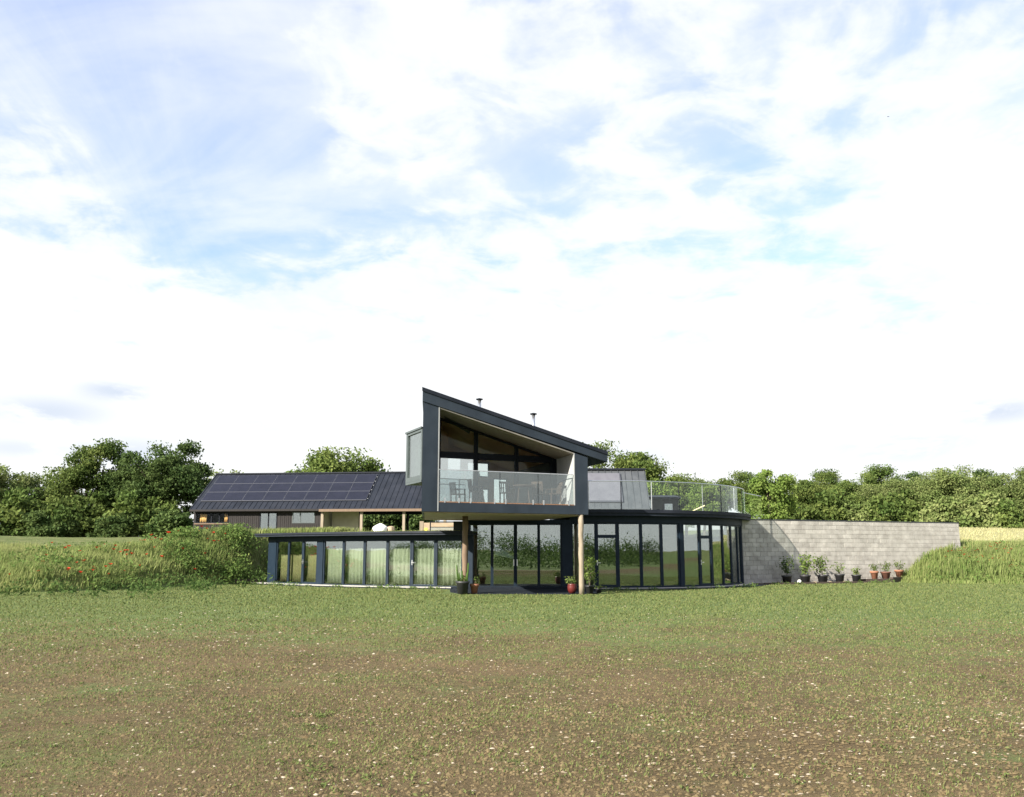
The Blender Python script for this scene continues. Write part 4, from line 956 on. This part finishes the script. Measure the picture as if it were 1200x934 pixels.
P, d_, w_ = scatter(500, 20, 36, 46, 54, lambda x, y, d, w: (d > 1.5) & (d < 6) & (w > 2) & (np.hypot(x-25.5, (y-49.3)*1.2)+rng.normal(0, .6, len(x)) < 2.6) & ((x-W0[0])*wn[0]+(y-W0[1])*wn[1] < -.3 + 30*(x > 25.4)))
P[:, 2] += rng.uniform(.3, .5, len(P)); poppies('poppies', P, 'faded red poppies near the top of the right bank', .05)
# barley beyond the right bank
bx = np.linspace(24, 130, 130); by = np.linspace(57.5, 81, 40); BX, BY = np.meshgrid(bx, by)
Z = gz(BX.ravel(), BY.ravel())+.55+rng.uniform(-.05, .05, BX.size); V = np.column_stack([BX.ravel(), BY.ravel(), Z])
ii, jj = np.meshgrid(np.arange(129), np.arange(39)); b0 = (jj*130+ii).ravel(); Fb = np.stack([b0, b0+1, b0+131, b0+130], 1)
fr = np.arange(130); Vs = V[fr].copy(); Vs[:, 2] -= .9; Fs = np.stack([fr[:-1]+len(V), fr[1:]+len(V), fr[1:], fr[:-1]], 1)
lf = np.arange(40)*130; Vl = V[lf].copy(); Vl[:, 2] -= .9; o2 = len(V)+130; q = np.arange(39); Fl = np.stack([o2+q+1, o2+q, lf[:-1], lf[1:]], 1)
VV = np.concatenate([V, Vs, Vl]); tag(np_obj('barley_field', VV, np.concatenate([Fb, Fs, Fl]), 'barley', tint=np.clip(rng.normal(.5, .2, len(VV)), 0, 1)), 'strip of ripening pale barley beyond the right bank', 'crop', kind='stuff')
nb_ = 26000; P = np.column_stack([rng.uniform(24, 60, nb_), 57.5+23*rng.uniform(0, 1, nb_)**1.5]); P = np.column_stack([P, gz(P[:, 0], P[:, 1])+.4]); V, Fq = blades(P, rng.uniform(.2, .36, nb_), rng.uniform(.03, .06, nb_), .6)
tag(np_obj('barley_ears', V, Fq, 'barley', tint=np.repeat(rng.uniform(0, 1, nb_), 5)), 'pale ears of barley standing on the strip', 'crop', kind='stuff')

# ------------------------------------------------------------------ the field: stones, clods and seedlings
def field_pts(n, y0, y1, p=1.):
    u = rng.uniform(0, 1, n)**p; y = y0*(y1/y0)**u; x = rng.uniform(-1, 1, n)*(y*.64+1.5)
    return x, y
def pebbles(name, n, y0, y1, smin, smax, flat, mat, label, cat, power=2.2, clump=True):
    x, y = field_pts(n, y0, y1)
    if clump:
        k = (np.sin(x*1.1+np.sin(y*.8)*2)*np.sin(y*1.3+x*.3)+rng.normal(0, .7, n)) > -.35; x, y = x[k], y[k]; n = len(x)
    s = smin+(smax-smin)*rng.uniform(0, 1, n)**power*(.65+.6*np.clip((y-6)/20, 0, 1))
    base = np.array([[1, 0, 0], [.45, .85, 0], [-.55, .75, .1], [-1, -.1, 0], [-.4, -.9, 0], [.6, -.8, .05], [.1, .05, 1], [-.2, -.1, .8]])
    tri = np.array([[0, 1, 6], [1, 2, 6], [2, 7, 6], [2, 3, 7], [3, 4, 7], [4, 5, 6], [4, 6, 7], [5, 0, 6]])
    a = rng.uniform(0, 6.283, n); ca, sa = np.cos(a), np.sin(a)
    B = base[None]*(1+rng.uniform(-.3, .3, (n, 8, 3))); sx = s*rng.uniform(.7, 1.5, n)
    X = (B[:, :, 0]*sx[:, None]); Y = B[:, :, 1]*s[:, None]; Z = B[:, :, 2]*(s*flat*rng.uniform(.6, 1.3, n))[:, None]
    V = np.stack([x[:, None]+X*ca[:, None]-Y*sa[:, None], y[:, None]+X*sa[:, None]+Y*ca[:, None], gz(x, y)[:, None]+Z-.002], 2).reshape(-1, 3)
    Fq = (tri[None]+8*np.arange(n)[:, None, None]).reshape(-1, 3)
    tag(np_obj(name, V, Fq, mat, tint=np.repeat(rng.uniform(0, 1, n), 8)), label, cat, kind='stuff')
M('clod', (.074, .054, .028), (.120, .089, .046), 3, .95, tint=(.15, .116, .063), spec=.08)
M('seedling', (.085, .13, .036), (.115, .155, .046), .5, .75, tint=(.20, .20, .085), transl=.35, spec=.06)
pebbles('stones', 14500, 5.2, 27, .005, .030, .5, 'flint', 'pale flints scattered over the brown field', 'stones', 2.6)
pebbles('clods', 60000, 5.2, 22, .006, .030, .75, 'clod', 'small lumps of brown soil on the field', 'soil', 2.0, False)
x, y = field_pts(420000, 5.2, 47.5)
gp_ = np.sin(x*.55+1.3*np.sin(y*.42))*np.sin(y*.5+x*.2+1)*.5+.5*np.sin(x*1.7+y*.9)*np.sin(y*2.1-x*1.1)
k = rng.uniform(0, 1, len(x)) < np.clip(.30+.40*gp_+.75*np.clip((y-13)/20, 0, 1), .04, 1)
far = (y > 34.2) & (np.hypot(x-LC[0], y-LC[1]) < LR+.8); cen = (x > -2.7) & (x < 3.7) & (y > 34.4); rgt = np.hypot(x-RC[0], y-RC[1]) < RR+1.3
k &= ~(far & (x < -1.5)) & ~cen & ~rgt & inside(x, y)
x, y = x[k], y[k]; P = np.column_stack([x, y, gz(x, y)-.003])
V, Fq = blades(P, rng.uniform(.010, .036, len(x))*(.8+.9*np.clip((y-6)/25, 0, 1)), .002+.0009*y*rng.uniform(.6, 1.3, len(x)), 1.3)
tag(np_obj('seedlings', V, Fq, 'seedling', tint=np.repeat(np.clip(rng.normal(.4, .28, len(x)), 0, 1), 5)), 'sparse green seedling grass over the field', 'grass', kind='stuff')
# broad-leaved weeds
wp = []
for (cx, cy, n) in ((-2.0, 9.1, 9), (-1.75, 8.6, 4), (-1.35, 7.0, 9), (-.95, 6.7, 8), (-.6, 7.6, 4), (1.5, 8.6, 3), (6.0, 12, 3), (4.9, 14, 3), (-3.2, 15, 4), (-5.5, 13, 3), (-.3, 8.8, 4), (2.6, 7.6, 3), (1.9, 10.5, 3)):
    for q in range(n): wp.append((cx+rnd.gauss(0, .16), cy+rnd.gauss(0, .25)))
for q in range(260): 
    yy = 6*(5.5**rnd.random()); wp.append((rnd.uniform(-1, 1)*yy*.62, yy))
C = []
for (a, b) in wp: C.append(np.array([a, b, float(gz(a, b))+.018])+rng.normal(size=(14, 3))*np.array([.04, .04, .010]))
C = np.concatenate(C); V, Fq = leaves(C, np.full(len(C), .016), .45, up=1.2)
tag(np_obj('field_weeds', V, Fq, 'seedling', tint=np.repeat(rng.uniform(0, .6, len(C)), 4)), 'small leafy weeds dotted over the field', 'weeds', kind='stuff')

# ------------------------------------------------------------------ pots
def plant_part(t, c, h, r, n, leaf, mat, stems=5, up=.3, aspect=.5):
    st = MB(); C = []
    for q in range(stems):
        a = rnd.uniform(0, 6.28); e = (c[0]+r*.7*math.cos(a)*rnd.uniform(.3, 1), c[1]+r*.7*math.sin(a)*rnd.uniform(.3, 1), c[2]+h*rnd.uniform(.6, 1))
        m_ = ((c[0]+e[0])/2+rnd.uniform(-.03, .03), (c[1]+e[1])/2, (c[2]+e[2])/2); st.tube([c, m_, e], .010, 5, r1=.004)
        k = max(1, n//stems)
        tt_ = rng.uniform(.25, 1.08, k)[:, None]; C.append(np.array(c)+(np.array(e)-np.array(c))*tt_+rng.normal(size=(k, 3))*np.array([r*.28, r*.28, h*.09]))
    st.build('stem', 'bark', t); C = np.concatenate(C); V, Fq = leaves(C, np.full(len(C), leaf), aspect, up=up)
    np_obj('leaves', V, Fq, mat, parent=t, tint=np.repeat(np.clip(rng.normal(.35, .25, len(C)), 0, 1), 4))
def pot(x, y, z, r, h, mat, label, group, ph, pr, pn_, leaf, lmat, stems=5, style='bucket'):
    t = empty('potted_plant', (x, y, z), label, 'potted plant', group); c = (x, y, z)
    if style == 'bucket': pr_ = [(r*.72, 0), (r*.94, h*.82), (r*1.05, h*.84), (r*1.06, h), (r*.95, h), (r*.92, h*.9)]
    elif style == 'jar': pr_ = [(r*.6, 0), (r*.92, h*.35), (r, h*.7), (r*.9, h*.92), (r*.95, h), (r*.82, h), (r*.8, h*.9)]
    else: pr_ = [(r*.66, 0), (r*.86, h*.72), (r*1.04, h*.74), (r*1.06, h), (r*.93, h), (r*.9, h*.9)]
    MB().lathe(c, pr_, 22).build('pot', mat, t, smooth=True)
    MB().lathe((x, y, z+h*.88), [(r*.88, 0), (r*.85, .02)], 14).build('soil', 'earth', t)
    if ph: plant_part(t, (x, y, z+h*.9), ph, pr, pn_, leaf, lmat, stems)
    return t
GP = 'pots along the block wall'
def wallp(px, off):   # point at the foot of the wall, off metres in front, under picture column px
    best = min(((W0+wd*s-wn*off) for s in np.arange(-1, WL, .05)), key=lambda p: abs(600+1050*p[0]/(p[1]*.9858-1.5*.168)-px)); return best
for px, off, r, h, ph, pr, n, lf, lm, lb in (
        (922, .75, .25, .42, 1.0, .42, 260, .06, 'leaf_dark', 'leftmost black pot at the wall with a dark shrub in the shade'),
        (944, .8, .26, .42, 1.15, .45, 330, .06, 'leaf_bright', 'black pot with the tallest light green shrub, second along the wall'),
        (964.5, .8, .27, .42, .95, .62, 340, .06, 'leaf_mid', 'black pot with a wide spreading shrub, third along the wall'),
        (984, .85, .24, .46, .62, .40, 130, .05, 'leaf_bright', 'straight black pot with a small sparse plant, fourth along the wall'),
        (1003.5, .9, .24, .42, .38, .30, 130, .05, 'leaf_mid', 'black pot with a low clump of leaves, just left of the raised sleeper bed')):
    p = wallp(px, off); pot(p[0], p[1], float(gz(p[0], p[1])), r, h, 'pot_black', lb, GP, ph, pr, n, lf, lm)
sl = empty('sleeper_bed', (17.6, 47.2, 0), 'low raised bed edge of dark timber sleepers under the terracotta pots', 'raised bed')
pa, pb, pc = wallp(1015, 1.0), wallp(1047, 1.05), wallp(1062, .55)
MB().wall(tuple(pa), tuple(pb), .2, -.05, .19).build('sleeper', 'sleeper', sl); MB().wall(tuple(pb+wd*.01), tuple(pc), .2, -.05, .26).build('sleeper', 'sleeper', sl)
MB().wall(tuple(pa+wn*.205), tuple(pb+wn*.205), .65, -.05, .17).build('bed_soil', 'earth', sl)
for px, off, r, h, mt_, ph, pr, n, lb, st_ in ((1025.5, .6, .21, .40, 'pot_terra', .42, .28, 120, 'orange terracotta pot with a small plant, left one on the sleeper bed', 'flower'), (1038.5, .62, .25, .36, 'pot_brown', .5, .34, 160, 'brown glazed pot between the two terracotta pots', 'bucket'), (1054, .40, .22, .36, 'pot_terra', .55, .34, 120, 'paler terracotta pot at the right end beside the grassy bank', 'flower')):
    p = wallp(px, off); pot(p[0], p[1], .18 if px < 1050 else .26, r, h, mt_, lb, GP, ph, pr, n, .045, 'leaf_mid', style=st_)
p0 = wallp(896, 1.25); p1 = wallp(1016, 1.2); e = MB().wall(tuple(p0), tuple(p1), .08, -.05, .09).build('edging', 'sleeper'); tag(e, kind='structure')
gs = MB().hexa([(*wallp(880, 1.2), -.05), (*p1, -.05), (*(wallp(1016, .0)), -.05), (*wallp(880, .0), -.05), (*wallp(880, 1.2), .03), (*p1, .03), (*(wallp(1016, .0)), .03), (*wallp(880, .0), .03)]).build('gravel_strip', 'earth'); tag(gs, kind='structure')
w_ = wallp(937, .9); st = MB().lathe((w_[0], w_[1], 0.02), [(.05, 0), (.11, .05), (.10, .12), (.05, .18)], 9).build('stone', 'white'); tag(st, 'small white stone between the two leftmost black pots', 'stone')
for px, off in ((912, 1.0), (955, 1.15), (973, 1.12), (990, 1.12)):
    w_ = wallp(px, off); st = MB().lathe((w_[0], w_[1], 0.02), [(.05, 0), (.10, .03), (.08, .08), (.03, .1)], 8).build('stone', 'flint'); tag(st, {912: 'stone in the shade left of the black pots', 955: 'stone below the gap after the tallest potted shrub', 973: 'stone in front of the spreading potted shrub', 990: 'stone below the fourth black pot'}[px], 'stone', 'stones by the wall edging')
# pots by the tower posts
t = pot(-1.86, 34.45, .02, .25, .47, 'pot_black', 'large black pot with upright cactus stems at the foot of the shaded brown oak post', 'pots by the tower', .22, .2, 60, .05, 'leaf_mid', 4)
cs_ = MB()
for k, (dx, hh, ln) in enumerate(((-.16, .62, -.05), (-.02, .42, .0), (.17, .70, .03), (.10, .35, .05), (-.10, .34, -.03))): cs_.tube([(-1.86+dx, 34.43, .43), (-1.86+dx+ln, 34.43, .43+hh*.6), (-1.86+dx+ln*1.3, 34.43, .43+hh), (-1.86+dx+ln*1.3, 34.43, .47+hh)], [.026, .03, .026, .008], 8)
cs_.build('cactus_stem', 'berm_weed', t, smooth=True)
pot(-1.43, 34.75, .02, .17, .36, 'pot_terra', 'terracotta pot standing against the large black pot', 'pots by the tower', .3, .2, 50, .04, 'leaf_bright', 4, 'flower')
pot(2.28, 34.75, .02, .18, .36, 'pot_red', 'shiny dark red jar with a leafy plant left of the pale oak post', 'pots by the tower', .32, .3, 130, .045, 'leaf_mid', 6, 'jar')
pot(2.95, 34.75, .02, .17, .30, 'pot_black', 'tall leafy climber in a pot just right of the pale oak post', 'pots by the tower', 1.05, .42, 330, .055, 'leaf_bright', 7)
pot(3.35, 35.3, .02, .13, .16, 'pot_black', 'small low pot right of the climber on the dark paving', 'pots by the tower', .16, .22, 60, .04, 'leaf_mid', 4)

# ------------------------------------------------------------------ balcony furniture
def chair(s, r, ang, label):
    p = F(s, r, 3.336); t = empty('chair', p, label, 'chair', 'wooden balcony chairs'); ca, sa = math.cos(ang), math.sin(ang)
    def T(mb, x0, x1, y0, y1, z0, z1, sh=0.):
        pts = []
        for z, o_ in ((z0, 0.), (z1, sh)):
            for a, b in ((x0, y0+o_), (x1, y0+o_), (x1, y1+o_), (x0, y1+o_)): pts.append((p[0]+a*ca-b*sa, p[1]+a*sa+b*ca, p[2]+z))
        return mb.hexa(pts)
    for x in (-.22, .18): T(MB(), x, x+.04, -.22, -.18, 0, .43).build('leg', 'chair_wood', t)
    for x in (-.22, .18): T(MB(), x, x+.04, .18, .22, 0, .43).build('leg', 'chair_wood', t)
    T(MB(), -.23, .23, -.23, .23, .432, .462).build('seat', 'chair_wood', t)
    b = MB()
    for x in (-.22, .18): T(b, x, x+.04, .18, .22, .465, .90, .07)
    T(b, -.18, .18, .245, .27, .82, .90, .012)
    bo = b.build('backrest', 'chair_wood', t)
    for k in range(4): T(MB(), -.14+k*.085, -.105+k*.085, .20, .22, .465, .82, .05).build('slat', 'chair_wood', bo)
    for x in (-.235, .19): a = MB(); T(a, x, x+.045, -.2, .2, .62, .65); T(a, x+.005, x+.04, -.2, -.16, .465, .62); a.build('armrest', 'chair_wood', t)
chair(2.2, 1.1, 1.9, 'slatted wooden chair at the left of the balcony')
chair(3.55, 1.3, .4, 'wooden chair in the middle of the balcony behind the table')
chair(4.95, 1.2, 2.8, 'wooden chair right of the balcony table')
chair(5.55, 1.0, -1.2, 'wooden chair in the right corner of the balcony')
tp = F(4.2, 1.0, 3.336); t = empty('table', tp, 'small wooden table among the balcony chairs', 'table')
MB().lathe(tp, [(.42, .70), (.44, .71), (.44, .73), (.42, .74)], 24).build('tabletop', 'chair_wood', t)
for k in range(4): a = k*1.57+.78; MB().tube([(tp[0]+.32*math.cos(a), tp[1]+.32*math.sin(a), tp[2]), (tp[0]+.24*math.cos(a), tp[1]+.24*math.sin(a), tp[2]+.70)], .02, 6).build('leg', 'chair_wood', t)
# ------------------------------------------------------------------ odds and ends
c = (px_xy(447, 66), 65.5, float(gz(-9.5, 65.5))); t = empty('covered_mound', c, 'small white cover over a mound in front of the open barn', 'cover')
MB().lathe(c, [(.52, 0), (.5, .35), (.58, .62), (.46, .74), (.25, .86), (.06, .95)], 14).build('cover', 'white', t, smooth=True)
MB().lathe((c[0]+.75, c[1], c[2]), [(.25, 0), (.3, .5), (.28, .68), (.1, .75)], 10).build('bundle', 'larch', t)
fp = empty('fence_post', (-33.9, 60, float(gz(-33.9, 60))), 'dark fence post with a pale top at the left picture edge', 'post')
MB().box(-34.1, -34.0, 59.95, 60.05, float(gz(-33.9, 60))-.2, float(gz(-33.9, 60))+.75).build('shaft', 'black_board', fp); MB().box(-34.1, -34.0, 59.95, 60.05, float(gz(-33.9, 60))+.752, float(gz(-33.9, 60))+1.05).build('cap', 'white', fp)
bd = MB(); bd.v = [(36, 80, 34.6), (36.05, 79.82, 34.62), (36.05, 80.2, 34.6), (35.75, 79.95, 34.68), (36.3, 79.95, 34.70), (36.03, 80.0, 34.52), (35.6, 80.03, 34.64), (36.45, 80.03, 34.66)]
bd.f = [(0, 1, 5), (1, 2, 5), (2, 0, 5), (0, 3, 1), (1, 4, 2), (0, 2, 3), (3, 6, 1), (4, 1, 7), (2, 4, 7), (2, 6, 3)]
bd.v = [(36+(p[0]-36)*.3, 80+(p[1]-80)*.3, 42.6+(p[2]-34.6)*.3) for p in bd.v]; b_ = bd.build('bird', 'bird'); tag(b_, 'tiny dark bird high in the white sky at upper right', 'bird')
